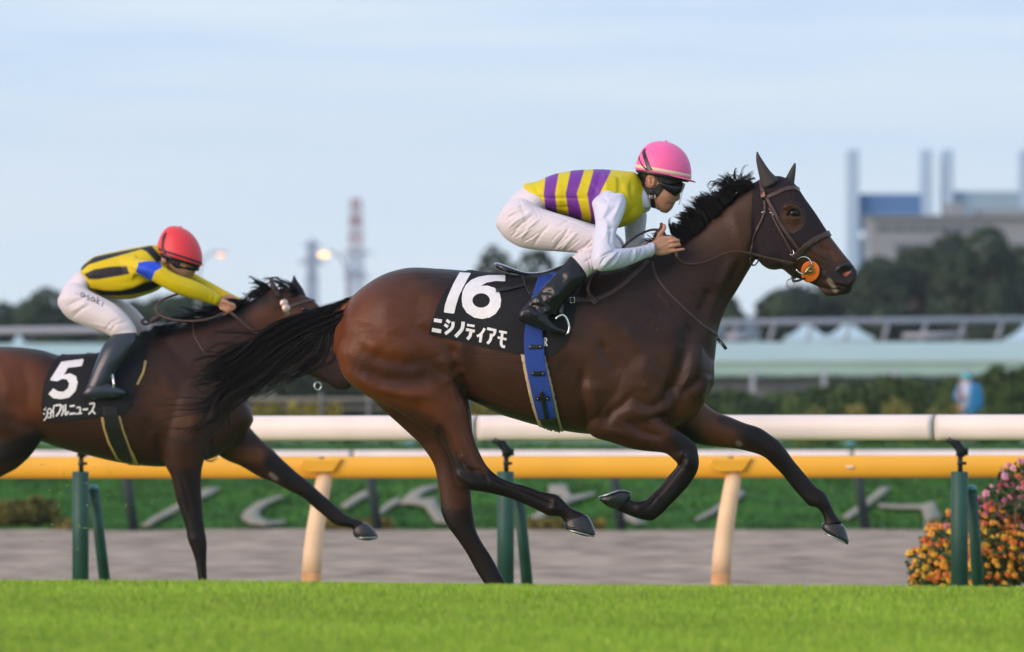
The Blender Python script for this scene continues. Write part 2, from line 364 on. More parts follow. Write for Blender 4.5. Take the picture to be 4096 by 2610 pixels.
# white rail on green posts
W = empty('running_rail', P(320, 2250, 55), 'white running rail on dark green posts with leaning struts, nearest behind the horses', 'rail')
def wY(x): return 55.3-(x/4096)*2.3
def wp(x, y): return P(x, y, wY(x))
jx = [-1750, 75, 1915, 3745, 5600]
for a, b in zip(jx, jx[1:]): rail_beam(W, wp(a+2, 1716-a*.0012), wp(b-2, 1716-b*.0012), .0865, M_white)
for px in (-1500, 322, 2022, 3838):
    y0 = wY(px); base = gz(y0)-.02; c = wp(px, 1887)
    post = MB().tube([(c.x, y0, base), (c.x, y0, c.z-.004), (c.x, y0, c.z)], [.057, .057, .052], 16).build('post', M_green, W)
    k = c.z; mb = MB().tube([(c.x+.005, y0, k-.02), (c.x+.005, y0, k+.115)], .017, 10)
    mb.tube([(c.x+.005, y0, k+.10), (c.x+.01, y0, k+.14), (c.x-.035, y0, k+.20), (c.x-.075, y0, k+.225)], [.03, .034, .03, .036], 10)
    mb.box((c.x+.015, y0, k+.055), (.06, .05, .02)); mb.box((c.x+.02, y0+.01, k+.13), (.075, .05, .045))
    mb.build('bracket', M_dark, W)
    tx = c.x+.088; s_ = MB().tube([(tx+.085, y0+.55, base), (tx, y0+.10, k-.13)], [.042, .036], 14).ell((tx, y0+.10, k-.13), (.037, .037, .03))
    s_.build('strut', M_green, W)
    MB().ell((tx, y0+.10, k-.118), (.034, .034, .03)).build('strut_cap', M_teal, W)
# yellow rail on curved peach posts
Yr = empty('dirt_rail', P(1265, 2300, 58.7), 'yellow orange rail on curved peach coloured posts', 'rail')
def yY(x): return 59.2-(x/4096)*1.0
for a, b in ((-2080, -342), (-338, 1294), (1298, 2930), (2934, 4572), (4576, 6300)):
    rail_beam(Yr, P(a, 1872.5-a*.0013, yY(a)), P(b, 1872.5-b*.0013, yY(b)), .0815, M_yel, nd=3)
for px in (-340, 1296, 2932, 4574):
    Y = yY(px); A = P(px, 1905-px*.0013, Y); z0 = -1.25; pts = []
    for i in range(9):
        t = i/8; xo = (-.02-.115*math.sin(min(1, t*1.25)*PI/2)+.02*t*t); pts.append((A.x+xo+.03, Y-.02-.12*t, A.z+.02+(z0-A.z)*t))
    MB().tube(pts[:6], [.058+.003*i for i in range(6)], 16).build('post', M_pale, Yr)
    MB().tube(pts[5:], [.0735, .075, .075, .076], 16).build('post_foot', M_stain, Yr)
    cp = MB(); c = P(px-10, 1864-px*.0013, Y); s1 = [(-.16, .010), (-.145, .045), (.12, .045), (.155, .052), (.13, .012), (.09, -.048), (-.09, -.052), (-.14, -.03)]
    cp.rings([[Vector((c.x+u, Y+dy_, c.z+v)) for u, v in s1] for dy_ in (-.115, -.05)]); cp.build('cap', M_yel, Yr, smooth=False, bevel=.012)
tag(MB().box(P(3398, 1869, yY(3398))+Vector((0, -.075, 0)), (.055, .02, .018)).build('reflector', M_white, Yr, bevel=.004), 'small white reflector')
# far white rail, beyond the dirt
F = empty('far_rail', P(2400, 2120, 97), 'far white rail on leaning dark green posts at the foot of the garden slope', 'rail')
for a in range(-5, 4):
    x0 = 1415+a*2001; rail_beam(F, P(x0, 1830-x0*.0004, 97), P(x0+1992, 1830-x0*.0004, 97), .082, M_white, nd=3)
for i in range(-4, 8):
    px = 507+i*976; a = P(px+30, 2135, 97.2); b = P(px-10, 1850, 97.05)
    MB().tube([a, b], [.062, .055], 12).build('post', mat('dark_green_paint', (.012, .028, .030), .7) if 'dark_green_paint' not in bpy.data.materials else bpy.data.materials['dark_green_paint'], F)
for px in (-130, 760, 1640, 2500, 3403, 4290):
    c = P(px, 1782, 112); t = empty('bollard', c, 'small teal capped bollard at the top of the garden slope', 'bollard', 'teal capped bollards above the slope')
    MB().tube([(c.x, 112, -1), (c.x, 112, c.z-.04)], .035, 10).build('pole', M_dark, t); MB().ell((c.x, 112, c.z), (.085, .085, .06)).build('cap', M_teal, t)

# ---------------------------------------------------------------- planting
def leafcloud(n, blobs, size, flat=.6):
    """n leaf faces scattered in and on ellipsoid blobs (cx,cy,cz,rx,ry,rz)"""
    B = np.array(blobs); wt = (B[:, 3]*B[:, 4]*B[:, 5])**.67; pick = RNG.choice(len(B), n, p=wt/wt.sum()); b = B[pick]
    d = RNG.normal(size=(n, 3)); d /= np.linalg.norm(d, axis=1)[:, None]; r = RNG.uniform(.55, 1.05, n)**.6
    c = b[:, :3]+d*b[:, 3:]*r[:, None]; nn = d+RNG.normal(size=(n, 3))*.7; nn /= np.linalg.norm(nn, axis=1)[:, None]
    t = np.cross(nn, RNG.normal(size=(n, 3))); t /= np.linalg.norm(t, axis=1)[:, None]; u = np.cross(nn, t); s = size*RNG.uniform(.6, 1.3, n)[:, None]
    V = np.stack([c-t*s, c-u*s*flat, c+t*s, c+u*s*flat], 1).reshape(-1, 3); k = np.arange(n)*4
    me = bpy.data.meshes.new('leaf'); me.vertices.add(4*n); me.vertices.foreach_set('co', V.ravel()); me.loops.add(4*n)
    me.loops.foreach_set('vertex_index', np.arange(4*n, dtype=np.int32)); me.polygons.add(n); me.polygons.foreach_set('loop_start', (np.arange(n)*4).astype(np.int32)); me.update(calc_edges=True)
    return me, c
def crowncol(me, c, ca, cb_, n):
    tone = np.array([mnoise.noise(Vector(p)*.9) for p in c])*.5+.5; tone = np.clip(tone+RNG.uniform(-.2, .2, n), 0, 1)[:, None]
    setcol(me, np.repeat(np.array([ca])*(1-tone)+np.array([cb_])*tone, 4, 0))
M_leaf = mat('leaf', (.05, .1, .03), .7, attr=True, spec=.3)
M_bark = mat('bark', (.12, .085, .06), .9, bump=.5, bscale=8)
def tree(px, ytop, wpx, Y, ca=(.03, .055, .02), cb_=(.07, .12, .045), n=2600, label='', base=-1.6, kind='tree', leaf=None):
    X = P(px, 0, Y).x; ht = P(0, ytop, Y).z-base; R = wpx/FP*Y/2; t = empty('broadleaf_tree', (X, Y, base), label, 'tree', 'trees beyond the infield')
    mb = MB(); mb.tube([(X, Y, base), (X+.05, Y, base+ht*.3), (X-.05, Y, base+ht*.6)], [R*.10+.08, R*.07+.06, .05], 8)
    bl = []
    for i in range(13):
        a = random.uniform(0, 2*PI); rr = R*random.uniform(.1, .62); zz = base+ht*random.uniform(.2, .80)
        q = max(.35, 1-max(0, (zz-base)/ht-.5)*1.1); s_ = R*random.uniform(.3, .52)
        bl.append((X+math.cos(a)*rr*q, Y+math.sin(a)*rr*q, zz, s_, s_, min(s_*.8, ht*.2)))
    bl.append((X, Y, base+ht*.82, R*.42, R*.42, ht*.18))
    for b in bl[:6]: mb.tube([(X, Y, base+ht*.3), ((X+b[0])/2, (Y+b[1])/2, (base+ht*.3+b[2])/2+.1), b[:3]], [.07+R*.03, .05+R*.02, .02], 6)
    mb.build('trunk', M_bark, t); me, c = leafcloud(n, bl, leaf or max(.12, R*.085)); crowncol(me, c, ca, cb_, n); link('crown', me, M_leaf, t, smooth=False); return t
TR = [ # D pixels: x, top y, width, distance
 (12, 712, 120, 350, 'rounded dark tree at the left edge behind the railing'), (112, 676, 130, 345, 'tallest dark tree left of the red capped rider'), (205, 700, 150, 352, 'dark tree hidden behind the rear rider\'s white breeches'),
 (300, 705, 130, 350, 'dark tree showing under the rear rider\'s chest'), (385, 694, 130, 348, 'grey green tree below the rear rider\'s arms'), (468, 690, 150, 352, 'grey green tree just left of the rear horse\'s mane'), (560, 728, 130, 356, 'low dark tree behind the rear horse\'s ears'),
 (1165, 578, 150, 300, 'thin topped tree above the saddle cloth of the leading horse'), (1260, 582, 160, 303, 'tree between the leading horse\'s back and the rider\'s breeches'), (1345, 600, 120, 306, 'tree partly behind the leading rider\'s boot'),
 (1715, 694, 70, 352, 'small dark tree in front of the leading horse\'s chest'), (1880, 668, 150, 352, 'low tree under the leading horse\'s chin'), (1965, 640, 130, 356, 'dark tree behind the leading horse\'s muzzle'),
 (2065, 606, 150, 350, 'broad tree just right of the leading horse\'s nose'), (2150, 576, 150, 354, 'dark tree in front of the low concrete building'), (2235, 545, 150, 350, 'tall dark tree below the second white tower'), (2320, 530, 150, 346, 'tallest dense tree on the right'), (2400, 572, 140, 350, 'dark green tree cut by the right edge')]
for x, y, w_, Y, lb in TR: tree(x*1.7016, y*1.7016, w_*1.7016*(1.35 if 1100 < x < 1400 else 1.75), Y, label=lb, n=4200 if 1100 < x < 1400 else 4200, ca=(.012, .026, .013), cb_=(.040, .075, .026))
def bush(name, X, Y, z, rx, rz, label, cat_, group, ca, cb_, n=900, leaf=.07):
    t = empty(name, (X, Y, z), label, cat_, group)
    bl = [(X+random.uniform(-.5, .5)*rx, Y+random.uniform(-.3, .3)*rx, z+rz*random.uniform(.3, .65), rx*.6, rx*.5, rz*.36) for _ in range(7)]
    me, c = leafcloud(n, bl, leaf); crowncol(me, c, ca, cb_, n); link('foliage', me, M_leaf, t, smooth=False)
    mb = MB()
    for b in bl[:4]: mb.tube([(X, Y, z), b[:3]], [.04, .015], 6)
    mb.build('stem', M_bark, t); return t
cx8 = crop(3200, 1200, 2.6875)
where = ['beside the leading horse\'s chest', 'second from the leading horse', 'below the second pale post', 'with a yellow flowered plant beside it', 'just left of the seated helper', 'behind the person in blue', 'right of the person in blue', 'tallest at the right edge']
for i, (x, y, w_) in enumerate([(-1000, 1010, 520), (-600, 1000, 520), (0, 1000, 520), (330, 975, 460), (680, 945, 420), (1050, 895, 420), (1400, 845, 420), (1700, 850, 400), (2000, 775, 420), (2330, 730, 480)]):
    p = P(*cx8(x, y), 176); bush('clipped_bush', p.x, 176, -1.6, w_/2.6875/FP*176/2*1.7, (p.z+1.6)*1.12, 'dark green bush in the low hedge, '+(['behind the leading horse\'s chest', 'behind the leading horse\'s shoulder'] + where)[i], 'bush', 'bushes of the infield hedge', (.025, .05, .008), (.06, .11, .02), 2400, .1)
M_bloom = mat('yellow_bloom', (.5, .42, .06), .8)
for i, (x, y) in enumerate([(1050, 1090), (90, 1190), (540, 1175), (1560, 1150)]):
    p = P(*cx8(x, y), 172); t = bush('flowering_plant', p.x, 172, -1.6, .42, p.z+1.75, 'yellow flowered plant in front of the hedge, '+['the tallest, below the pale post', 'leftmost', 'second from the left', 'beside the person in blue'][i], 'plant', 'yellow flowered plants by the hedge', (.12, .12, .02), (.30, .27, .05), 500, .06)
# dark hedge and yellow marigolds seen under the leading horse's tail
for i in range(9):
    x = 560+i*72; p = P(x*1.7016, 872*1.7016, 178)
    bush('clipped_bush', p.x, 178, -1.6, .62, 2.0-.10*(i % 2), 'nearly black bush seen between the two horses, '+['first', 'second', 'third', 'fourth', 'fifth', 'sixth', 'seventh', 'eighth', 'ninth'][i]+' from the rear horse\'s chest', 'bush', 'dark bushes between the horses', (.012, .018, .010), (.035, .05, .022), 900, .12)
mb = MB(); pa = P(900, 1600, 150); pb = P(2050, 1600, 150); mb.box(((pa.x+pb.x)/2, 150, pa.z), (pb.x-pa.x, .05, .09)); mb.box(((pa.x+pb.x)/2, 150, pa.z-.16), (pb.x-pa.x, .05, .05))
for i in range(7): mb.box((pa.x+(pb.x-pa.x)*i/6, 150, -.9), (.07, .07, 1.4))
tag(mb.build('low_fence', mat('weathered', (.16, .16, .14), .9)), 'low grey fence seen under the leading horse\'s tail', 'fence')
for i, (x, w_) in enumerate([(1040, 55), (1100, 45), (1160, 60), (1240, 55), (1330, 60), (1900, 45), (1960, 60), (2040, 50)]):
    p = P(x, 1632, 148); bush('marigold_clump', p.x, 148, p.z-.35, w_/FP*148*.7, .52, 'clump of yellow marigolds just above the white rail, '+['first', 'second', 'third', 'fourth', 'fifth', 'sixth', 'seventh', 'eighth'][i]+' from the left', 'flowers', 'marigold clumps above the white rail', (.10, .10, .02), (.36, .30, .05), 300, .05)
# round shrubs on the slope at the left
for x, y, w_, Y, lb, ca, cb_ in [(40, 1168, 200, 98.5, 'low olive green mound shaped shrub at the foot of the slope, far left', (.05, .055, .008), (.15, .14, .02)), (50, 1085, 240, 106, 'dark rounded shrub behind the olive mound at far left', (.010, .016, .01), (.03, .045, .02)), (175, 1120, 110, 107, 'dark shrub right of the first green post', (.012, .02, .01), (.035, .055, .02)), (255, 1128, 90, 108, 'yellow green shrub above the slope behind the rear horse\'s belly', (.06, .10, .03), (.2, .28, .10)), (300, 1122, 80, 109, 'small yellow green shrub near the rear horse\'s foreleg', (.06, .10, .03), (.2, .28, .10))]:
    p = P(x*1.7016, y*1.7016, Y); z = -1.5+(Y-97)/15*.87; bush('mound_shrub', p.x, Y, z-.1, w_*1.7016/FP*Y/2, max(.35, p.z-z+.12), lb, 'shrub', None, ca, cb_, 1800, .05)
n = 9000; x = RNG.uniform(-7.5, 7.5, n); y = 97.35+RNG.uniform(0, .5, n); k = np.array([mnoise.noise(Vector((a*.8, 5, 0))) for a in x]) > .12; x, y = x[k], y[k]
me, c = leafcloud(len(x), [(0, 0, 0, 1, 1, 1)], .045); a, _ = getv(me); a -= np.repeat(c, 4, 0); a += np.repeat(np.stack([x, y, -1.47+RNG.uniform(0, .14, len(x))], 1), 4, 0); setv(me, a)
cc = RNG.uniform(0, 1, len(x))[:, None]; setcol(me, np.repeat(np.array([[.07, .09, .012]])*(1-cc)+np.array([[.22, .16, .03]])*cc, 4, 0))
tag(link('flower_border', me, M_leaf, smooth=False), 'low strip of yellowish flowers along the foot of the slope', 'flowers', None, 'stuff')
n = 26000; x = RNG.uniform(-8, 8, n); y = RNG.uniform(97.6, 112, n); me, c = leafcloud(n, [(0, 0, 0, 1, 1, 1)], .035); a, _ = getv(me); a -= np.repeat(c, 4, 0); a += np.repeat(np.stack([x, y, -1.5+(y-97)/15*.87+RNG.uniform(-.01, .025, n)], 1), 4, 0); setv(me, a)
cc = np.clip(np.array([mnoise.noise(Vector((p, q*.7, 2))) for p, q in zip(x, y)])*.9+.4+RNG.uniform(-.25, .25, n), 0, 1)[:, None]; setcol(me, np.repeat(np.array([[.022, .085, .010]])*(1-cc)+np.array([[.085, .22, .025]])*cc, 4, 0)); tag(link('slope_grass', me, M_leaf, smooth=False), 'mottled grass cover on the garden slope', 'grass', None, 'stuff')
# big flower bush at the right, between the two rails
t = empty('flower_bush', P(4100, 2300, 57)+Vector((0, 0, 0)), 'large bush of orange, yellow and pink flowers behind the right green post', 'flower bush')
prof = [(2150, 1372), (2170, 1310), (2200, 1262), (2240, 1225), (2290, 1195), (2330, 1160), (2380, 1108), (2440, 1090), (2520, 1100), (2640, 1200), (2700, 1380)]
bl = []
for px, py in prof[1:-1]:
    for q in range(4):
        yy = py+(1395-py)*q/4+18; p = P(px*1.7016+random.uniform(0, 25), yy*1.7016, 57+random.uniform(.0, .5)); bl.append((*p, .13, .2, .12))
for _ in range(14): p = P(random.uniform(2230, 2600)*1.7016, random.uniform(1270, 1500)*1.7016, 57.2); bl.append((*p, .25, .3, .2))
me, c = leafcloud(13000, bl, .026); crowncol(me, c*3, (.012, .03, .008), (.06, .13, .03), 13000); link('foliage', me, M_leaf, t, smooth=False)
_, c = leafcloud(3000, bl, .02); mbf = MB(); cols = []
for p in c:
    yy = 1305+(H-p[2])/p[1]*FP; xx = 2048+p[0]/p[1]*FP
    d = Vector((p[0]*.6-1.5, -1.2, .55))+Vector(RNG.normal(size=3))*.35; d.normalize(); p = Vector(p)+d*.04+Vector((0, -.05, .02))
    fr = (yy/1.7016-1110)/260+random.uniform(-.14, .14)
    if fr < .34: col = random.choice([(.80, .22, .32), (.85, .38, .48), (.75, .10, .12), (.8, .3, .4)])
    elif fr < .48: col = random.choice([(.75, .28, .35), (.8, .18, .05), (.85, .35, .03)])
    else: col = random.choice([(.90, .42, .01), (.95, .52, .02), (.85, .22, .01), (.92, .38, .01), (.80, .14, .01)])
    if random.random() < .25: continue
    r = random.uniform(.016, .032); q_ = d.to_track_quat('Z', 'Y'); ring = []
    for i in range(10): a = 2*PI*i/10; rr = r*(1 if i % 2 else .72); ring.append(p+q_ @ Vector((math.cos(a)*rr, math.sin(a)*rr, .004*math.cos(3*a))))
    mbf.add(ring+[p+d*.008, p-d*.01], [(i, (i+1) % 10, 10) for i in range(10)]+[((i+1) % 10, i, 11) for i in range(10)]); cols += [col]*10+[tuple(v*.5 for v in col)]*2
me = bpy.data.meshes.new('b'); me.from_pydata(mbf.v, [], mbf.f); setcol(me, np.array(cols)); link('blossoms', me, mat('petal', (.8, .3, .02), .6, attr=True), t, smooth=False)
mb = MB()
for b in bl[::4]: mb.tube([(b[0], b[1]+.1, -1.05), b[:3]], [.012, .006], 5)
mb.build('stem', M_bark, t)

# ---------------------------------------------------------------- far buildings
M_roof = mat('mint_roof', (.42, .55, .51), .85, spec=.1, var=.06, vscale=.5); M_fascia = mat('green_fascia', (.27, .38, .30), .8, spec=.1, var=.08, vscale=.5); M_conc = mat('grey_concrete', (.20, .205, .22), .9, var=.15, vscale=.6)
M_steel = mat('pale_steel', (.33, .36, .42), .6); M_canvas = mat('tent_canvas', (.42, .58, .64), .7)
G_ = empty('covered_walkway', P(2000, 1550, 230), 'long low building with a pale mint roof and green fascia beyond the hedge', 'building')
def zat(y, Y): return P(0, y, Y).z
def slab(mb, pts, y0, y1): mb.rings([[Vector((p[0], y0, p[1])) for p in pts], [Vector((p[0], y1, p[1])) for p in pts]]); return mb
xl, xr = P(-900, 0, 230).x, P(5000, 0, 230).x; x75 = P(3900, 0, 230).x
r0, r1 = zat(1392, 236), zat(1368, 236)
mb = MB().add([(xl, 236, r0+.1), (xr, 236, r1+.02), (xr, 230, zat(1436, 230)), (xl, 230, zat(1440, 230)), (xl, 236, r0-.1), (xr, 236, r1-.1), (xr, 230, zat(1450, 230)), (xl, 230, zat(1452, 230))], [(0, 1, 2, 3), (4, 7, 6, 5), (0, 4, 5, 1), (3, 2, 6, 7), (0, 3, 7, 4), (1, 5, 6, 2)]); mb.build('roof', M_roof, G_, smooth=False)
mb = MB().add([(xl, 230.1, zat(1453, 230)), (xr, 230.1, zat(1450, 230)), (xr, 229.6, zat(1500, 230)), (xl, 229.6, zat(1506, 230)), (xl, 230.4, zat(1453, 230)), (xr, 230.4, zat(1450, 230)), (xr, 230.4, zat(1500, 230)), (xl, 230.4, zat(1506, 230))], [(0, 1, 2, 3), (4, 7, 6, 5), (0, 4, 5, 1), (3, 2, 6, 7), (0, 3, 7, 4), (1, 5, 6, 2)]); mb.build('fascia', M_fascia, G_, smooth=False)
mb = MB().box((0, 232.5, (zat(1520, 230)-1.6)/2), (xr-xl-.4, 4, zat(1502, 230)+1.6)); mb.build('wall', M_conc, G_, smooth=False)
for i in range(14):
    X = P(3297-9*285+i*285, 0, 229).x; MB().box((X, 229.3, -.9), (.13, .13, 1.5)).build('post', M_steel, G_, smooth=False, bevel=.02)
Rg = empty('terrace_railing', (0, 240, -.5), 'thick grey railing with slanting supports above the mint roof', 'railing')
a, b = P(-900, 1334, 240), P(5000, 1270, 240); MB().tube([a, (a+b)/2, b], .095, 8, 1).build('top_bar', M_steel, Rg)
for i in range(-17, 17):
    px = 3556+i*152; c = P(px, 1334-(px+900)*.0108, 240); bt = c+Vector((-.24, 0, -.78)); MB().tube([c, bt], .055, 6).build('support', M_steel, Rg)
a, b = P(3610, 1345, 240), P(3865, 1340, 240); MB().tube([a, b], .085, 8).build('lower_bar', M_steel, Rg)
a, b = P(2900, 1352, 240), P(3000, 1350, 240); MB().tube([a, b], .085, 8).build('lower_bar', M_steel, Rg)
for i, (x, y, w_, lb) in enumerate([(3228, 1282, 180, 'pale blue tent roof, left of the pair beside the leading horse\'s neck'), (3393, 1280, 200, 'pale blue tent roof, right of the pair beside the leading horse\'s neck'), (4110, 1290, 190, 'pale blue tent roof at the right edge'), (75, 1344, 170, 'pale blue tent roof at the left edge')]):
    TY = 325; p = P(x, y, TY); h = w_/FP*TY/2; e_ = P(x, y+72, TY).z; t = empty('tent', (p.x, TY, -1.6), lb, 'tent', 'peaked tents beyond the railing')
    cr_ = [[Vector((p.x+sx*s_*h, TY+sy*s_*h, zz)) for sx, sy in ((-1, -1), (1, -1), (1, 1), (-1, 1))] for s_, zz in ((1, e_-.15), (1, e_), (.55, e_+(p.z-e_)*.3), (.22, e_+(p.z-e_)*.68), (.12, p.z-.05), (.10, p.z))]
    MB().rings(cr_).build('roof', M_canvas, t, smooth=False)
    for sx, sy in ((-1, -1), (1, -1), (1, 1), (-1, 1)): MB().tube([(p.x+sx*h*.95, TY+sy*h*.95, -1.6), (p.x+sx*h*.95, TY+sy*h*.95, e_)], .05, 6).build('pole', M_steel, t)
M_tower = mat('pale_tower', (.36, .50, .66), .8, var=.05, vscale=.1); M_panel = mat('blue_panel', (.06, .17, .38), .6); M_panel2 = mat('grey_blue_panel', (.26, .38, .48), .6, var=.1, vscale=.2)
T_ = empty('stadium_towers', P(3900, 1300, 620), 'industrial building with tall pale towers and a blue panel behind the right trees', 'building')
def tb(x0, y0, x1, y1, Y, dep, m, nm, par, dz_=0):
    a = P(x0*1.7016, y0*1.7016, Y); b = P(x1*1.7016, y1*1.7016, Y); MB().box(((a.x+b.x)/2, Y+dep/2+dz_, (a.z+b.z)/2), (b.x-a.x, dep, a.z-b.z)).build(nm, m, par, smooth=False, bevel=.05)
for x0, x1 in ((1994, 2020), (2168, 2192), (2218, 2242), (2401, 2428)): tb(x0, 352, x1, 792, 620, 4, M_tower, 'tower', T_)
tb(2020.5, 456, 2167.5, 543, 621, 3, M_panel, 'blue_wall', T_); tb(2242.5, 450, 2400.5, 510, 621, 3, M_panel2, 'glass_wall', T_)
tb(2020.5, 560, 2167.5, 790, 622, 3, M_tower, 'wall', T_)
B_ = empty('low_building', P(3800, 1300, 560), 'grey concrete building with window bands in front of the towers', 'building')
M_cb = mat('weathered_concrete', (.24, .26, .28), .9, var=.15, vscale=.15); M_win = mat('dark_window', (.07, .10, .13), .2)
tb(2046, 512, 2440, 790, 560, 10, M_cb, 'wall', B_); tb(2228, 478, 2268, 512, 561, 6, M_cb, 'stair_tower', B_); tb(2300, 492, 2420, 511.5, 562, 6, M_cb, 'roof_block', B_)
for y0 in (531, 574):
    for x0 in range(2060+(y0-531), 2300 if y0 < 540 else 2200, 36): tb(x0, y0, x0+32, y0+13, 559.9, .3, M_win, 'window', B_)
for x0 in range(2046, 2440, 30): pass
tb(2040, 506, 2445, 512, 559.5, 11, M_cb, 'cornice', B_)
# pylons and lamps
M_rw = mat('red_paint', (.38, .16, .18), .7); M_ww = mat('white_paint', (.55, .57, .62), .7); M_gp = mat('galvanised', (.30, .37, .50), .6)
def pylon(px, ytop, ybot, w0, w1, Y, bands, arms, label):
    X = P(px, 0, Y).x; zt = P(0, ytop, Y).z; zb = -1.6; t = empty('lattice_pylon', (X, Y, zb), label, 'pylon'); n = 16
    for i in range(n):
        a, b = i/n, (i+1)/n; z0, z1 = zt+(zb-zt)*a, zt+(zb-zt)*b; wa, wb = (w0+(w1-w0)*a)/FP*Y/2, (w0+(w1-w0)*b)/FP*Y/2; mb = MB(); yp = ytop+(1305-ytop)*a
        for sx, sy in ((-1, -1), (1, -1), (1, 1), (-1, 1)):
            mb.tube([(X+sx*wa, Y+sy*wa, z0), (X+sx*wb, Y+sy*wb, z1)], .22, 4)
        for sx, sy, tx, ty in ((-1, -1, 1, -1), (1, -1, 1, 1), (1, 1, -1, 1), (-1, 1, -1, -1)):
            mb.tube([(X+sx*wa, Y+sy*wa, z0), (X+tx*wb, Y+ty*wb, z1)], .14, 4); mb.tube([(X+tx*wa, Y+ty*wa, z0), (X+sx*wb, Y+sy*wb, z1)], .14, 4); mb.tube([(X+sx*wa, Y+sy*wa, z0), (X+tx*wa, Y+ty*wa, z0)], .14, 4)
        mb.build('lattice_section', bands(i), t, smooth=False)
    for ya, xa in arms:
        z = P(0, ya, Y).z; l = xa/FP*Y/2; MB().tube([(X-l, Y, z), (X, Y, z+.9), (X+l, Y, z)], [.12, .3, .12], 4).tube([(X-l, Y, z), (X+l, Y, z)], .16, 4).build('cross_arm', bands(3), t, smooth=False)
pylon(1423, 798, 1305, 34, 74, 1400, lambda i: (M_rw if i in (0, 2, 4, 12, 14) else M_ww if i in (1, 3, 5, 11, 13) else M_gp), [(850, 60), (895, 66), (940, 70), (1015, 130), (1110, 120)], 'tall red and white lattice pylon left of the leading horse\'s rump')
pylon(1248, 978, 1305, 26, 50, 1250, lambda i: M_gp, [(985, 66), (1052, 110), (1120, 60)], 'shorter blue grey pylon with cross arms, behind the rear horse\'s ears')
M_lamp = mat('lamp_glow', (.9, .7, .4), .5, emit=(1, .55, .18), estr=2.3); M_lamp2 = mat('lamp_glow_dim', (.9, .7, .5), .5, emit=(1, .45, .25), estr=1.25)
for px, py, dx, m_, rr, lb in ((885, 1016, -1, M_lamp2, .12, 'dimmer lit street lamp, right of the red helmet'), (1296, 1016, 1, M_lamp, .16, 'brighter lit street lamp between the two pylons')):
    p = P(px, py, 260); t = empty('street_lamp', (p.x+dx*.75, 260, -1.6), lb, 'street lamp', 'lit street lamps')
    MB().tube([(p.x+dx*.75, 260, -1.6), (p.x+dx*.75, 260, p.z-.7), (p.x+dx*.62, 260, p.z-.2), (p.x+dx*.3, 260, p.z+.06), (p.x, 260, p.z+.07)], [.06, .045, .04, .035, .03], 8).build('pole', M_steel, t)
    MB().ell((p.x, 260, p.z+.03), (.2, .12, .06)).build('lamp_housing', M_steel, t); MB().ell((p.x, 260, p.z-.02), (rr*1.2, rr, .10)).build('lamp_glass', m_, t)
# ---------------------------------------------------------------- horse bodies
def paint(me, base, blobs):
    """coat colours: (crop, polyline, width px, colour, strength)"""
    a, n = getv(me); px = topx(a); C = np.tile(np.array([base]), (len(a), 1)).astype(float)
    for f, pts, wd, col, st in blobs:
        q, _ = dline(px, [f(*p) for p in pts]) if len(pts) > 1 else (np.hypot(*(px-np.array(f(*pts[0]))).T), 0)
        k = (st*np.exp(-np.maximum(0, q-wd*.5)**2/(wd*.5)**2))[:, None]; C = C*(1-k)+np.array([col])*k
    setcol(me, C)
def coat(name, rough=.44):
    m = mat(name, (.05, .02, .01), rough, attr=True, var=.13, vscale=9, bump=.22, bscale=110, spec=.24, wave=(.35, 1, 1))
    return m
def leg(mb, f, st, Y0, n=20): loft(mb, f, st, Y0, 4, n)
HY = 40.0
def N_(x, y): return (x, y)
mb = MB()
torso = [(1372, 1270, 1352, 1440, 0, .13), (1402, 1195, 1380, 1510, 0, .21), (1470, 1135, 1450, 1570, 0, .25), (1550, 1092, 1560, 1590, 0, .275), (1640, 1071, 1690, 1600, 0, .285), (1740, 1074, 1830, 1590, 0, .28),
 (1860, 1083, 1925, 1622, 0, .28), (1980, 1100, 2000, 1658, 0, .30), (2100, 1110, 2120, 1695, 0, .31), (2220, 1105, 2240, 1722, 0, .305), (2330, 1088, 2360, 1738, 0, .285), (2430, 1072, 2480, 1746, 0, .255),
 (2520, 1062, 2580, 1735, 0, .235), (2600, 1085, 2680, 1715, 0, .22), (2700, 1180, 2760, 1680, 0, .205), (2780, 1290, 2812, 1625, 0, .17), (2835, 1400, 2838, 1560, 0, .11)]
loft(mb, N_, torso, HY, 4, 44, ex=2.25)
neck = [(2420, 1085, 2740, 1660, 0, .20), (2520, 1048, 2838, 1580, 0, .19), (2610, 1015, 2858, 1450, 0, .155), (2700, 972, 2872, 1330, 0, .125), (2790, 910, 2905, 1235, 0, .105), (2880, 835, 2955, 1150, 0, .092), (2950, 768, 3000, 1075, 0, .086), (3020, 728, 3030, 1030, 0, .083), (3070, 715, 3060, 1020, 0, .078)]
loft(mb, N_, neck, HY, 4, 32, ex=2.1)
head = [(290, 455, 225, 1010, 0, .07), (370, 425, 285, 1108, 0, .085), (460, 428, 365, 1140, 0, .095), (560, 480, 440, 1162, 0, .102), (655, 612, 500, 1205, 0, .096), (742, 735, 550, 1245, 0, .080), (828, 868, 610, 1262, 0, .067), (912, 978, 680, 1288, 0, .060), (985, 1072, 755, 1322, 0, .058), (1050, 1150, 830, 1350, 0, .060), (1086, 1212, 900, 1368, 0, .056), (1078, 1262, 960, 1378, 0, .050), (1045, 1315, 1000, 1384, 0, .036)]
loft(mb, c1, head, HY, 4, 36, ex=2.35)
# lips, nostril rim, cheek
lip = [(775, 1318, 790, 1360, 0, .022), (830, 1330, 825, 1400, 0, .03), (900, 1340, 880, 1406, 0, .03), (945, 1350, 935, 1398, 0, .022)]
loft(mb, c1, lip, HY, 4, 20)
lip2 = [(900, 1300, 900, 1385, 0, .04), (980, 1290, 970, 1396, 0, .042), (1035, 1290, 1025, 1376, 0, .032)]; loft(mb, c1, lip2, HY, 4, 20)
p = P(*c1(405, 985), HY); mb.ell((p.x, HY, p.z), (.105, .088, .125))      # cheek
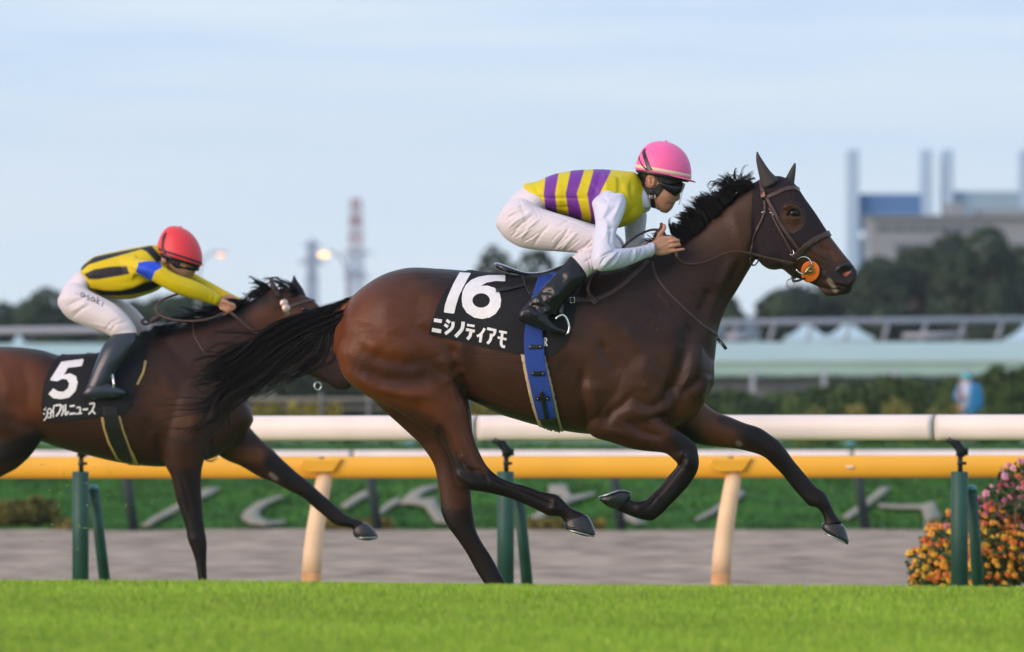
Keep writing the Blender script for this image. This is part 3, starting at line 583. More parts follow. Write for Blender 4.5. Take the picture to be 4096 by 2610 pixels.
# near hind leg
HN = -.15
hind_n = [(1760, 1230, 1420, 1270, HN+.02, .10), (1795, 1340, 1352, 1380, HN, .135), (1812, 1430, 1352, 1450, HN, .140), (1832, 1500, 1388, 1525, HN, .125), (1852, 1560, 1475, 1590, HN, .105), (1868, 1615, 1580, 1640, HN, .085), (1880, 1670, 1660, 1690, HN, .070), (1893, 1735, 1745, 1745, HN, .056), (1912, 1795, 1785, 1805, HN, .048), (1938, 1848, 1806, 1868, HN, .044), (1965, 1882, 1818, 1920, HN, .044), (2005, 1912, 1838, 1950, HN, .043), (2055, 1932, 1875, 1960, HN, .038), (2090, 1940, 1950, 1972, HN, .034), (2125, 1952, 2030, 1992, HN, .030), (2165, 1966, 2105, 2022, HN, .029), (2198, 1973, 2160, 2048, HN, .031), (2228, 1980, 2185, 2062, HN, .035), (2252, 2000, 2212, 2066, HN, .036), (2285, 2032, 2240, 2068, HN, .031), (2330, 2052, 2252, 2082, HN, .033), (2350, 2064, 2255, 2095, HN, .038)]
leg(mb, N_, hind_n, HY, 26)
# far hind leg
HF = .15
hind_f = [(1790, 1330, 1450, 1350, HF, .12), (1830, 1450, 1420, 1500, HF, .13), (1868, 1560, 1500, 1610, HF, .11), (1885, 1640, 1575, 1680, HF, .09), (1890, 1720, 1640, 1740, HF, .075), (1892, 1800, 1690, 1790, HF, .062), (1890, 1880, 1735, 1860, HF, .052), (1884, 1950, 1750, 1930, HF, .047), (1888, 2010, 1760, 2000, HF, .045), (1896, 2070, 1764, 2045, HF, .044), (1905, 2120, 1785, 2098, HF, .041), (1928, 2170, 1822, 2150, HF, .036), (1965, 2225, 1868, 2218, HF, .032), (2000, 2290, 1905, 2285, HF, .031), (2030, 2345, 1945, 2350, HF, .035), (2045, 2385, 1975, 2400, HF, .035), (2075, 2410, 2015, 2430, HF, .031), (2110, 2425, 2040, 2455, HF, .036), (2120, 2440, 2040, 2470, HF, .038)]
leg(mb, N_, hind_f, HY, 24)
# near front leg, folded
FN = -.13
fn = [(2640, 1300, 2420, 1380, FN+.02, .10), (2700, 1450, 2370, 1480, FN, .115), (2720, 1550, 2350, 1570, FN, .115), (2700, 1640, 2338, 1640, FN, .105), (2650, 1665, 2345, 1710, FN, .09), (2655, 1680, 2372, 1748, FN, .080), (2700, 1712, 2440, 1770, FN, .068), (2735, 1738, 2515, 1794, FN, .058), (2765, 1760, 2590, 1806, FN, .047), (2786, 1785, 2660, 1814, FN, .042), (2794, 1822, 2695, 1840, FN, .042), (2796, 1860, 2710, 1856, FN, .041), (2785, 1898, 2702, 1872, FN, .036), (2755, 1945, 2672, 1905, FN, .029), (2718, 1985, 2643, 1942, FN, .027), (2680, 2024, 2610, 1975, FN, .027), (2645, 2060, 2588, 1998, FN, .030), (2612, 2084, 2572, 2002, FN, .034), (2570, 2080, 2548, 2005, FN, .033), (2530, 2068, 2528, 2002, FN, .028), (2490, 2052, 2515, 1990, FN, .030), (2462, 2042, 2505, 1975, FN, .036)]
leg(mb, N_, fn, HY, 24)
# far front leg, stretched
FF = .13
ff = [(2640, 1480, 2600, 1680, FF, .10), (2740, 1560, 2680, 1745, FF, .10), (2805, 1603, 2760, 1772, FF-.01, .085), (2860, 1645, 2830, 1784, FF, .068), (2920, 1668, 2890, 1790, FF, .058), (2980, 1693, 2945, 1796, FF, .051), (3040, 1712, 2998, 1808, FF, .046), (3085, 1742, 3032, 1818, FF, .044), (3120, 1768, 3065, 1835, FF, .044), (3145, 1800, 3092, 1862, FF, .040), (3172, 1838, 3125, 1895, FF, .032), (3222, 1898, 3172, 1955, FF, .027), (3262, 1945, 3210, 1998, FF, .029), (3296, 1968, 3236, 2025, FF, .034), (3314, 1995, 3262, 2030, FF, .035), (3330, 2030, 3284, 2050, FF, .030), (3352, 2070, 3296, 2082, FF, .032), (3372, 2088, 3290, 2100, FF, .037)]
leg(mb, N_, ff, HY, 22)
# tail dock
loft(mb, N_, [(1420, 1180, 1400, 1240, 0, .04), (1375, 1208, 1370, 1262, 0, .035), (1310, 1232, 1305, 1275, 0, .025), (1240, 1255, 1235, 1285, 0, .015)], HY, 3, 12)
me = remesh(mb, .0066, 7)
a_, n_ = getv(me)
K = []   # muscle lines: crop, points, width, amount
K += [(c3, [(200, 700), (330, 800), (480, 855), (620, 880), (800, 860)], 34, -.016), (c3, [(560, 320), (470, 420), (480, 560), (560, 700)], 60, .012), (c3, [(330, 560), (300, 700), (420, 800)], 60, .012),
 (c3, [(700, 600), (800, 650), (900, 700), (960, 790), (985, 850)], 26, -.012), (c3, [(975, 860), (1020, 960), (1060, 1060), (1100, 1150)], 26, -.016), (c3, [(900, 800), (960, 920), (1010, 1010)], 40, .012),
 (c3, [(200, 960), (400, 1060), (600, 1100), (800, 1130)], 26, .014), (c3, [(260, 900), (450, 1000), (700, 1000), (860, 960)], 40, -.014), (c3, [(850, 950), (980, 1040), (1060, 1150), (1100, 1300)], 30, .010),
 (c3, [(830, 220), (700, 230), (600, 260)], 26, -.006), (c3, [(740, 330), (700, 450), (740, 560)], 40, -.008), (c3, [(640, 1220), (800, 1330), (900, 1480)], 26, -.010),
 (c3, [(1050, 760), (1080, 860)], 26, .005), (c3, [(985, 780), (1020, 900)], 20, -.008), (c3, [(1130, 1150), (1080, 1050), (1040, 950)], 24, -.012),
 (c4, [(390, 690), (430, 800), (490, 890), (530, 960)], 26, -.011), (c4, [(560, 560), (640, 700), (730, 800), (790, 880)], 34, .010), (c4, [(640, 260), (560, 420), (480, 560), (380, 640)], 60, .006),
 (c4, [(1060, 560), (1050, 760), (1010, 900), (960, 1040), (880, 1130)], 34, -.022), (c4, [(940, 1020), (900, 1150), (780, 1210), (700, 1180), (650, 1110)], 24, -.014), (c4, [(260, 900), (250, 1080), (270, 1200), (300, 1330)], 22, -.014),
 (c4, [(330, 1000), (310, 1150), (340, 1300)], 50, .014), (c4, [(650, 1100), (560, 1190), (470, 1250), (420, 1330)], 20, -.013), (c4, [(560, 1200), (700, 1260), (850, 1370), (1000, 1470)], 30, .010),
 (c4, [(580, 1310), (700, 1390), (860, 1440)], 15, -.011), (c4, [(430, 1380), (600, 1420), (760, 1480)], 20, .008), (c4, [(990, 1130), (1040, 1090), (1120, 1020), (1180, 960)], 20, -.010), (c4, [(1100, 1130), (1180, 1050), (1200, 950)], 34, .014),
 (c4, [(1080, 1000), (1120, 820), (1180, 660), (1220, 560)], 34, .010), (c4, [(1400, 60), (1350, 180), (1290, 300)], 22, .009), (c4, [(1470, 60), (1420, 200), (1360, 330), (1300, 450)], 20, -.010), (c4, [(1250, 320), (1210, 350), (1190, 420), (1140, 520)], 26, -.012),
 (c4, [(780, 440), (840, 490)], 10, -.005), (c4, [(740, 530), (790, 590), (830, 610)], 10, -.005), (c4, [(850, 340), (920, 420)], 9, .005), (c4, [(960, 200), (1050, 260), (1110, 330)], 12, .004), (c4, [(900, 620), (1000, 560), (1060, 540)], 40, .006),
 (c4, [(60, 880), (150, 900), (220, 1000), (200, 1200)], 40, -.006), (c4, [(700, 850), (760, 1000), (720, 1100)], 34, .008), (c4, [(830, 960), (760, 1080), (700, 1140)], 40, -.006),
 (c1, [(560, 930), (700, 1010), (850, 1100)], 14, .005), (c1, [(760, 1000), (850, 1040), (900, 1130)], 16, -.005), (c1, [(230, 700), (250, 900), (200, 1050)], 12, -.008), (c1, [(60, 700), (110, 850), (150, 1000), (130, 1150)], 30, .006),
 (c1, [(470, 680), (540, 660), (610, 690)], 10, .008), (c1, [(470, 800), (560, 840), (640, 800)], 18, -.004), (c1, [(560, 690)], 1, 0) if False else (c1, [(500, 760), (560, 775), (610, 755)], 8, .003),
 (c1, [(985, 1210), (1000, 1200)], 17, -.022), (c1, [(930, 1280), (1000, 1310), (1060, 1260)], 10, .006), (c1, [(920, 1180), (980, 1150), (1050, 1165)], 9, .007), (c1, [(1000, 1330), (880, 1310), (800, 1250)], 5, -.008), (c1, [(810, 1180), (860, 1290), (900, 1360)], 12, .004), (c1, [(760, 1330), (860, 1350), (960, 1350)], 5, -.007),
 # tendons and joints
 (c7, [(560, 470), (700, 540), (860, 610), (950, 650)], 7, -.006), (c7, [(420, 420), (500, 440), (540, 500)], 10, -.006), (c7, [(340, 440), (400, 490), (460, 520)], 12, .005), (c7, [(380, 350), (440, 420)], 12, .005), (c7, [(940, 600), (930, 660)], 12, .005), (c7, [(300, 200), (350, 330), (400, 420)], 10, -.006),
 (c7, [(1700, 330), (1760, 340), (1740, 430)], 14, .006), (c7, [(1740, 300), (1700, 400), (1600, 540), (1500, 660)], 6, -.005), (c7, [(1550, 590), (1450, 650)], 12, .004), (c7, [(330, 560), (370, 650), (350, 740)], 12, -.005), (c7, [(420, 640), (430, 760), (500, 880)], 8, .004), (c7, [(390, 860), (470, 990), (540, 1090)], 7, -.005),
 (c8, [(200, 180), (300, 260), (420, 320)], 10, -.007), (c8, [(380, 230), (430, 260), (440, 330)], 14, .006), (c8, [(480, 360), (600, 500), (700, 620)], 6, -.006), (c8, [(100, 250), (250, 270), (350, 290)], 12, .005), (c8, [(20, 120), (120, 150), (250, 200)], 24, .006)]
K = [(f_, p_, w_*.92, a_*(1.15 if f_ in (c4, c3) else 1.45)) for f_, p_, w_, a_ in K]
VN = [(c4, [(1080, 940), (1040, 1010), (1000, 1100), (980, 1150)]), (c4, [(600, 1210), (700, 1290), (820, 1350), (960, 1420)]), (c4, [(480, 1290), (560, 1350), (700, 1440), (800, 1470)]), (c3, [(1200, 1000), (1300, 1100), (1420, 1150), (1500, 1250)]), (c3, [(1180, 1120), (1300, 1190), (1450, 1230)]), (c3, [(560, 1150), (700, 1240), (820, 1370), (900, 1500)]), (c3, [(700, 1150), (820, 1220), (920, 1340)]), (c3, [(960, 1050), (1010, 1180), (1060, 1320)]), (c8, [(50, 180), (150, 215), (260, 280), (330, 300)]), (c1, [(640, 980), (740, 1050), (860, 1110), (930, 1140)]), (c1, [(700, 1060), (780, 1120), (860, 1150)]), (c4, [(1000, 250), (1080, 330), (1120, 420)]), (c4, [(860, 300), (960, 400), (1030, 520)]), (c4, [(420, 700), (520, 760), (600, 860)]), (c7, [(380, 200), (430, 310), (480, 400)]), (c7, [(620, 500), (760, 560), (900, 610)])]
K += [(f_, p_, 5.5, .0028) for f_, p_ in VN]
sculpt(me, K, HY)
# veins and ripples of the skin, small random relief
a_, n_ = getv(me); r_ = np.array([mnoise.noise(Vector(p)*7)*.0012+mnoise.noise(Vector((p[0]*16, p[1]*16, p[2]*9)))*.0006 for p in a_]); setv(me, a_+n_*r_[:, None])
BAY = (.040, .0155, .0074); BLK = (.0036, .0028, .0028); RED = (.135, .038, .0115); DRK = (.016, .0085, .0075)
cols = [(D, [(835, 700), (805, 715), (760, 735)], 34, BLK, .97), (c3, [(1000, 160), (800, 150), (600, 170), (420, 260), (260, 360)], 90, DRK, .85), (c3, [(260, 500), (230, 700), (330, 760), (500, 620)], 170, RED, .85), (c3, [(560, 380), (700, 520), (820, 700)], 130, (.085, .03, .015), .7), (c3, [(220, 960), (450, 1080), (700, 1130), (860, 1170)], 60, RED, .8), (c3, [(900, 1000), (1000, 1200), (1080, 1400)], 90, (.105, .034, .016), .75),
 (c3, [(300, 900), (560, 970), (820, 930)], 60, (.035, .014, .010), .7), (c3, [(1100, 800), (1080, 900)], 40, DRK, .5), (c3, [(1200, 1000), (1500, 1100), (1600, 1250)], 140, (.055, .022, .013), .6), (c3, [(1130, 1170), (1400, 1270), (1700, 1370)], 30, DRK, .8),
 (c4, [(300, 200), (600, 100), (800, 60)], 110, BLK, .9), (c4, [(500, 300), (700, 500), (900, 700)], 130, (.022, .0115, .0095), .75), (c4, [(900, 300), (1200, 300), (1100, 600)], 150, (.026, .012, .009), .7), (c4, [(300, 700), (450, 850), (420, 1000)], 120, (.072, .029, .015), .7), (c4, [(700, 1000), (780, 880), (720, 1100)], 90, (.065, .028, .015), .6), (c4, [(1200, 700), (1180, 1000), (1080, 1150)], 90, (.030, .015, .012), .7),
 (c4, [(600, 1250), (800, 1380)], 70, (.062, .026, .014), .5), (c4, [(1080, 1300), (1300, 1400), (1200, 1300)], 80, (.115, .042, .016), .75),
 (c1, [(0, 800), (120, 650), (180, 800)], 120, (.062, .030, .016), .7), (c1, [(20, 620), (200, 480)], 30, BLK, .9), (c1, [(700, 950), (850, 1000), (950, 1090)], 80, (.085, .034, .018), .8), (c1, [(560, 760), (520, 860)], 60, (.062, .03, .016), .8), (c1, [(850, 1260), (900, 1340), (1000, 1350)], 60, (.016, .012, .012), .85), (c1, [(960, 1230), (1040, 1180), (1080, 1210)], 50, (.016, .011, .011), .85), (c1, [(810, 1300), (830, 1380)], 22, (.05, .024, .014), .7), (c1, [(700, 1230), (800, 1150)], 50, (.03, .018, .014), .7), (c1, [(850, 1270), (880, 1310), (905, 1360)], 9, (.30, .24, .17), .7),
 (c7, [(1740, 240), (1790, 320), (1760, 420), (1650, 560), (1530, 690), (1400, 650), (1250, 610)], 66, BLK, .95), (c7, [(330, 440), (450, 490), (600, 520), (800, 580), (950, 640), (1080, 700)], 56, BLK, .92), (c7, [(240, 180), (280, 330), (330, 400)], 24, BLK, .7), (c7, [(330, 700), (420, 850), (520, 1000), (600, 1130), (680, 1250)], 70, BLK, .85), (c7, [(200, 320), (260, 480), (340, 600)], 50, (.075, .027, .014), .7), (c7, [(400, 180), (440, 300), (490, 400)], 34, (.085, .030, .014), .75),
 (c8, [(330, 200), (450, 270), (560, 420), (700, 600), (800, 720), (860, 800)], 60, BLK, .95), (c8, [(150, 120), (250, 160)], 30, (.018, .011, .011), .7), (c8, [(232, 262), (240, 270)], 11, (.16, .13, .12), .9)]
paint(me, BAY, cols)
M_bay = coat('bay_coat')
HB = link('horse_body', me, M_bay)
horse = empty('racehorse', P(2050, 2440, HY), 'dark bay racehorse in full gallop wearing the black number 16 cloth', 'horse')
HB.parent = horse; HB.location = -horse.location; HB.name = 'body'
def own(par): par_loc = Vector(par.location); return -par_loc
bvH = bvh_of(HB)
print('horse verts', len(me.vertices))
# hoofs
M_hoof = mat('hoof_horn', (.010, .009, .010), .24, bump=.4, bscale=45, wave=(1, 1, 6), coat=.25, coatr=.2); M_alu = mat('aluminium', (.5, .5, .49), .35, metal=1)
M_hsole = mat('hoof_sole', (.10, .085, .075), .8)
def hoof(parent, f, st, Y0, yo, sole):
    h = loft(MB(), f, [(*s, yo, w_) for *s, w_ in st], Y0, 3, 24, ex=2.2).build('hoof', M_hoof, parent)
    A = [P(*f(*p), Y0+yo) for p in sole]; d = (A[-1]-A[0]); mb = MB(); ctr = (A[0]+A[-1])/2; L_ = d.length/2; t = d.normalized(); ring = []
    for i in range(15):
        a = -PI*.8+2*PI*.8*i/14; ring.append(ctr+t*L_*math.cos(a)*.98+Vector((0, .050*math.sin(a), 0)))
    mb.tube(ring, .0042, 6); sh = mb.build('horseshoe', M_alu, h); sh.location = (0, 0, 0)
    return h
hoof(horse, c7, [(1142, 705, 997, 745, .040), (1168, 752, 1002, 780, .048), (1186, 800, 1040, 803, .050), (1184, 822, 1110, 826, .038)], HY, HN, [(1004, 785), (1180, 830)])
hoof(horse, c7, [(1402, 560, 1320, 672, .038), (1350, 548, 1272, 655, .046), (1290, 562, 1235, 632, .046), (1225, 588, 1210, 610, .030)], HY, FN, [(1345, 545), (1208, 592)])
hoof(horse, c8, [(878, 768, 735, 757, .038), (894, 812, 745, 790, .046), (904, 855, 810, 835, .046), (900, 874, 868, 868, .030)], HY, FF, [(742, 803), (898, 876)])
hoof(horse, N_, [(2122, 2435, 2040, 2465, .04), (2150, 2455, 2040, 2480, .048), (2165, 2475, 2045, 2490, .05)], HY, HF, [(2045, 2492), (2166, 2480)])
# eye
M_eye = mat('eye', (.005, .0035, .003), .12, spec=.4)
p_, n__ = hit(bvH, *c1(562, 722)); MB().ell(p_+Vector((.002, .008, 0)), (.027, .018, .0205)).build('eye', M_eye, horse)
lid = [P(*c1(x, y), (hit(bvH, *c1(x, y))[0].y-.003)) for x, y in [(505, 745), (525, 708), (560, 690), (595, 705), (615, 745)]]; MB().tube([Vector(v) for v in cat(lid, 3)], [.002]+[.0055]*(len(cat(lid, 3))-2)+[.002], 8).build('eyelid', mat('eyelid', (.010, .006, .005), .6, spec=.1), horse)
# nostril
p_, _ = hit(bvH, *c1(985, 1208)); M_pink = mat('nostril_pink', (.34, .10, .08), .5); M_blackskin = mat('black_skin', (.008, .006, .007), .35)
drape('nostril', [stroke([c1(*q) for q in [(930, 1210), (950, 1180), (1000, 1175), (1040, 1205)]], 34)+[]], bvH, M_blackskin, horse, off=.0015, step=5)
drape('nostril_lining', [[c1(*q) for q in [(955, 1225), (975, 1205), (1000, 1198), (1024, 1205), (1018, 1225), (990, 1243), (970, 1243)]]], bvH, M_pink, horse, off=.003, step=5)
# ---------------------------------------------------------------- hood with ears
def fabric(name, col, rough=.8, bump=.4, scale=260, **k): return mat(name, col, rough, bump=bump, bscale=scale, **k)
M_hood = fabric('hood_mesh', (.032, .022, .026), .75, .8, 330, spec=.15)
hood = empty('horse_hood', P(*c1(450, 700), HY), 'dark brown mesh hood with ears on the leading horse\'s head', 'hood')
eyeh = [c1(*p) for p in [(455, 720), (480, 655), (540, 630), (600, 645), (640, 690), (658, 750), (650, 810), (615, 860), (560, 885), (520, 880), (480, 830), (445, 790)]]
outl = [c1(*p) for p in [(240, 480), (310, 440), (372, 428), (450, 424), (520, 448), (598, 500), (660, 612), (742, 732), (820, 852), (848, 900), (700, 985), (600, 1040), (560, 1100), (520, 1160), (430, 1158), (300, 1118), (225, 1075), (212, 960), (218, 780), (222, 600)]]
# hood shell: body faces inside the outline, pushed out, both cheeks
def shell(name, src, poly, m, parent, off, holes=(), thick=.002, mirror=True, Y0=HY, smooth_edges=True):
    """cloth that follows the body: front panel draped from the lens side and its mirror panel on the far side"""
    o = drape(name, [poly], bvh_of(src), m, parent, off=off, step=7, holes=holes)
    a, _ = getv(o.data); b = a.copy(); b[:, 1] = 2*Y0-b[:, 1]
    n = len(a); V = [tuple(v) for v in a]+[tuple(v) for v in b]; F = [tuple(p.vertices) for p in o.data.polygons]; F += [tuple(i+n for i in reversed(f)) for f in F]
    me = bpy.data.meshes.new(name); me.from_pydata(V, [], F); bm = bmesh.new(); bm.from_mesh(me)
    # join the two panels along the top where they come close
    bmesh.ops.remove_doubles(bm, verts=bm.verts, dist=.004); bm.to_mesh(me); bm.free()
    me.materials.append(m); old = o.data; o.data = me; bpy.data.meshes.remove(old); me.shade_smooth(); return o
hs = shell('hood_panel', HB, outl, M_hood, hood, .004, holes=[eyeh])
HE = fabric('hood_ear', (.050, .040, .040), .6, .3, 330, spec=.3)
def ear(name, f, pts, Y0, y, w_, m, parent, lean=0):
    st = [(tx, ty, bx, by, y+lean*i, w_*(1-i/(len(pts)))**.6) for i, (tx, ty, bx, by) in enumerate(pts)]
    return loft(MB(), f, st, Y0, 4, 20).build(name, m, parent)
ear('ear_cover', c1, [(300, 520, 438, 455), (290, 470, 435, 440), (275, 400, 385, 395), (262, 340, 345, 345), (254, 285, 310, 292), (255, 245, 283, 250), (258, 222, 270, 224)], HY, -.055, .042, HE, hood, -.004)
ear('ear_cover', c1, [(475, 470, 562, 520), (495, 435, 566, 485), (520, 390, 574, 420), (545, 345, 580, 360), (568, 312, 580, 318)], HY, .055, .036, HE, hood, .004)
rim = drape('eye_rim', [eyeh], bvh_of(HB), fabric('rim', (.07, .055, .06), .6), hood, off=.0055, step=6, holes=[[((x-c1(550, 760)[0])*.965+c1(550, 760)[0], (y-c1(550, 760)[1])*.965+c1(550, 760)[1]) for x, y in eyeh]])
# ---------------------------------------------------------------- strands of hair
def hair(name, guides, n, m, parent, r=.0012, spread=.02, seg=14, wob=.012, sides=3, per=14, clump=.8, lmin=.62):
    """guides: [(points3D, weight, spread)]; strands gather into locks that narrow towards their tips"""
    V = []; F = []; G = [np.array(cat([tuple(p) for p in g_[0]], 6)) for g_ in guides]; wts = np.array([g_[1] for g_ in guides], float); wts /= wts.sum(); T01 = np.linspace(0, 1, seg)
    samp = lambda A, t: np.stack([np.interp(t*(len(A)-1), range(len(A)), A[:, c_]) for c_ in range(3)], 1)
    for q in range(max(1, n//per)):
        k = RNG.choice(len(G), p=wts); sp = guides[k][2]; k2 = max(0, min(len(G)-1, k+RNG.choice([-1, 1]))); u = RNG.uniform(0, .55) if RNG.random() < .75 else 0; ln = RNG.uniform(lmin, 1.0)
        lo = RNG.normal(size=3)*sp; lo2 = RNG.normal(size=3)*sp; ph = RNG.uniform(0, 6, 3); fr = RNG.uniform(.7, 1.4); am = wob*RNG.uniform(.5, 1.5)
        for s0 in range(per):
            L1 = ln*RNG.uniform(.8, 1.0); t = T01*L1; p = samp(G[k], t)*(1-u)+samp(G[k2], t)*u; tt = t[:, None]; o = RNG.normal(size=3)*sp*.55; cl = np.clip(1-clump*tt**.8, .12, 1)
            p = p+lo*(.3+.7*tt)+lo2*tt**2*.7+am*tt*np.sin(tt*np.array([[7, 5, 8]])*fr+ph)+o*cl+wob*.18*tt*np.sin(tt*RNG.uniform(8, 16)+RNG.uniform(0, 6, 3))
            rad = r*RNG.uniform(.6, 1.3)*(1-.85*T01**2); d = np.gradient(p, axis=0); d /= np.linalg.norm(d, axis=1)[:, None]+1e-9; b = np.cross(d, [0, 1, 0]); b /= np.linalg.norm(b, axis=1)[:, None]+1e-9; c_ = np.cross(d, b); base = len(V)
            for j in range(seg):
                for s_ in range(sides): a = 2*PI*s_/sides; V.append(p[j]+(b[j]*math.cos(a)+c_[j]*math.sin(a))*rad[j])
            for j in range(seg-1):
                for s_ in range(sides): F.append((base+j*sides+s_, base+j*sides+(s_+1) % sides, base+(j+1)*sides+(s_+1) % sides, base+(j+1)*sides+s_))
    me = bpy.data.meshes.new(name); me.from_pydata([tuple(v) for v in V], [], F); me.update(); return link(name, me, m, parent)
M_hair = mat('black_hair', (.0075, .006, .006), .42, spec=.28)
def g(f, pts, ys): 
    if not hasattr(ys, '__len__'): ys = [ys]*len(pts)
    return [P(*f(*p), HY+y) for p, y in zip(pts, ys)]
cT = crop(600, 1100, 1.9176)
def gy(f, pts, y0=0, y1=0, Y=HY): n_ = len(pts)-1; return [P(*f(*p), Y+y0+(y1-y0)*i/n_) for i, p in enumerate(pts)]
tails = [
 (gy(cT, [(1575, 190), (1400, 250), (1250, 300), (1080, 360), (920, 440), (760, 520), (560, 600), (400, 700), (350, 800)], 0, -.08), 4, .014),
 (gy(cT, [(1560, 215), (1360, 290), (1180, 360), (1000, 440), (840, 540), (660, 640), (480, 740), (370, 810), (470, 875)], 0, -.06), 6, .018),
 (gy(cT, [(1545, 240), (1330, 340), (1150, 420), (960, 520), (800, 640), (640, 750), (480, 840), (400, 900), (520, 930)], 0, -.04), 7, .022),
 (gy(cT, [(1490, 290), (1330, 370), (1180, 460), (1020, 570), (860, 690), (700, 810), (560, 900), (440, 960), (330, 1000)], 0, 0), 7, .022),
 (gy(cT, [(1485, 320), (1370, 390), (1230, 480), (1060, 610), (900, 740), (760, 850), (620, 930), (540, 1040), (500, 1150)], 0, .03), 6, .022),
 (gy(cT, [(1480, 330), (1250, 440), (1000, 590), (800, 740), (660, 860), (570, 980), (530, 1100), (520, 1230), (540, 1340)], 0, .05), 9, .024),
 (gy(cT, [(1480, 330), (1250, 440), (1000, 590), (800, 740), (640, 870), (540, 1000), (470, 1150), (390, 1270), (430, 1385)], 0, .03), 9, .030),
 (gy(cT, [(1480, 345), (1390, 400), (1300, 490), (1230, 580), (1120, 660), (980, 740), (860, 820), (740, 900), (600, 960)], 0, -.03), 3.5, .016),
 (gy(cT, [(1475, 360), (1430, 400), (1400, 480), (1400, 580), (1350, 680), (1230, 750), (1080, 780), (930, 830), (800, 940)], 0, -.05), 1.3, .012)]
hair('tail', tails, 4000, M_hair, horse, r=.0016, seg=24, wob=.030, per=16, clump=.9, lmin=.5)
stray = [(gy(cT, [(900, 470), (700, 430), (520, 440), (360, 435)]), 1, .012), (gy(cT, [(800, 560), (600, 540), (450, 570), (400, 620)]), 1, .012), (gy(cT, [(760, 820), (500, 980), (250, 1030), (0, 1050), (-60, 1060)]), 2, .014), (gy(cT, [(600, 1000), (480, 1180), (280, 1250), (120, 1275), (0, 1290)]), 1.5, .02), (gy(cT, [(560, 950), (300, 1040), (310, 1120), (400, 1080)]), 1, .012), (gy(cT, [(1200, 700), (1000, 820), (860, 920), (740, 940)]), 2, .016), (gy(cT, [(1440, 450), (1400, 640), (1420, 740), (1330, 800)]), 1, .008), (gy(cT, [(700, 850), (420, 860), (340, 800), (270, 750)]), 2, .016), (gy(cT, [(500, 1300), (440, 1380), (480, 1410), (530, 1400)]), 1, .012)]
hair('tail_strands', stray, 170, M_hair, horse, r=.0011, seg=20, wob=.03, per=5)
hair('tail_strands', tails, 600, M_hair, horse, r=.0012, seg=24, wob=.05, per=4)
# mane: roots along the crest, blown back and up
def mane(name, par, roots, n, ln, m, dirs, r=.0016, spread=.02, Y0=HY, wd=.02, droop=0):
    A = cat(roots, 6); V = []; gs = []
    for i in range(0, len(A)):
        x, y, up, back, le = A[i]; p = P(x, y, Y0)
        for s_ in (-1, 0, 1):
            q0 = p+Vector((0, s_*wd, -.008)); q1 = q0+Vector((-back*.25, s_*.01, up*.55))*le; q2 = q0+Vector((-back*.65, s_*.015, up*.95))*le; q3 = q0+Vector((-back*1.05, s_*.02, up*1.0-droop))*le
            gs.append(([q0, q1, q2, q3], 1, spread))
    return hair(name, gs, n, m, par, r=r, seg=9, wob=.012)
cE = crop(2550, 550, 2.557)
ML = []
for l, w_ in ([[(470, 1040), (430, 1000), (390, 960), (372, 910), (400, 880)], 1.5], [[(440, 1040), (385, 1010), (355, 960), (352, 910), (380, 880)], 1], [[(520, 1000), (470, 930), (420, 890), (350, 868)], 2], [[(560, 960), (500, 880), (450, 830), (390, 830)], 2], [[(600, 930), (540, 850), (490, 790), (430, 780)], 2.5], [[(640, 895), (580, 810), (530, 740), (470, 720)], 2.5], [[(690, 850), (630, 770), (580, 700), (500, 680)], 2.5], [[(740, 800), (680, 720), (620, 660), (545, 625)], 2.5],
 [[(790, 755), (730, 690), (680, 630), (600, 600)], 2.5], [[(840, 705), (790, 650), (740, 605), (660, 585)], 2.5], [[(890, 660), (850, 610), (800, 580), (740, 560)], 2.5], [[(940, 610), (900, 580), (860, 555), (800, 550)], 2.5], [[(990, 570), (960, 545), (920, 530), (860, 540)], 2], [[(1040, 535), (1010, 510), (980, 500), (930, 520)], 2], [[(1100, 500), (1080, 480), (1050, 470), (1000, 490)], 2], [[(1160, 470), (1130, 460), (1100, 455), (1060, 470)], 1.5],
 ): ML.append(([P(*cE(x, y), HY-.035*min(1, j*.5)) for j, (x, y) in enumerate(l)], w_, .013)); ML.append(([P(*cE(x+14, y+16), HY-.07) for x, y in l], w_, .011))
hair('mane', ML, 4200, M_hair, horse, r=.0015, seg=10, wob=.007, per=14, clump=.75, lmin=.72)
loft(MB(), cE, [(385, 950, 405, 1070, -.02, .02), (440, 885, 500, 985, -.03, .026), (560, 770, 640, 895, -.03, .028), (690, 662, 780, 765, -.03, .028), (860, 580, 930, 630, -.02, .024), (1010, 500, 1060, 528, -.015, .02), (1140, 462, 1170, 478, -.01, .012)], HY, 4, 16).build('mane_base', M_hair, horse)
wl = [[(1010, 530), (960, 470), (900, 430), (840, 425), (790, 380)], [(1030, 520), (980, 450), (960, 400), (950, 350), (915, 335)], [(1000, 540), (900, 480), (850, 450), (800, 470), (790, 530)], [(1060, 510), (1010, 430), (1000, 380), (990, 340), (1010, 322)], [(1080, 500), (1080, 430), (1110, 390), (1140, 350), (1140, 310)], [(1100, 490), (1130, 430), (1170, 390), (1180, 350), (1210, 340)], [(1110, 490), (1160, 440), (1200, 430), (1230, 440)], [(980, 550), (860, 500), (800, 500), (750, 540), (700, 540)], [(960, 560), (880, 500), (780, 470), (745, 500), (740, 440)]]
hair('mane_wisps', [([P(*cE(x, y), HY-.01) for x, y in l], 1, .009) for l in wl], 420, M_hair, horse, r=.0011, seg=16, wob=.014, per=10, clump=.5)
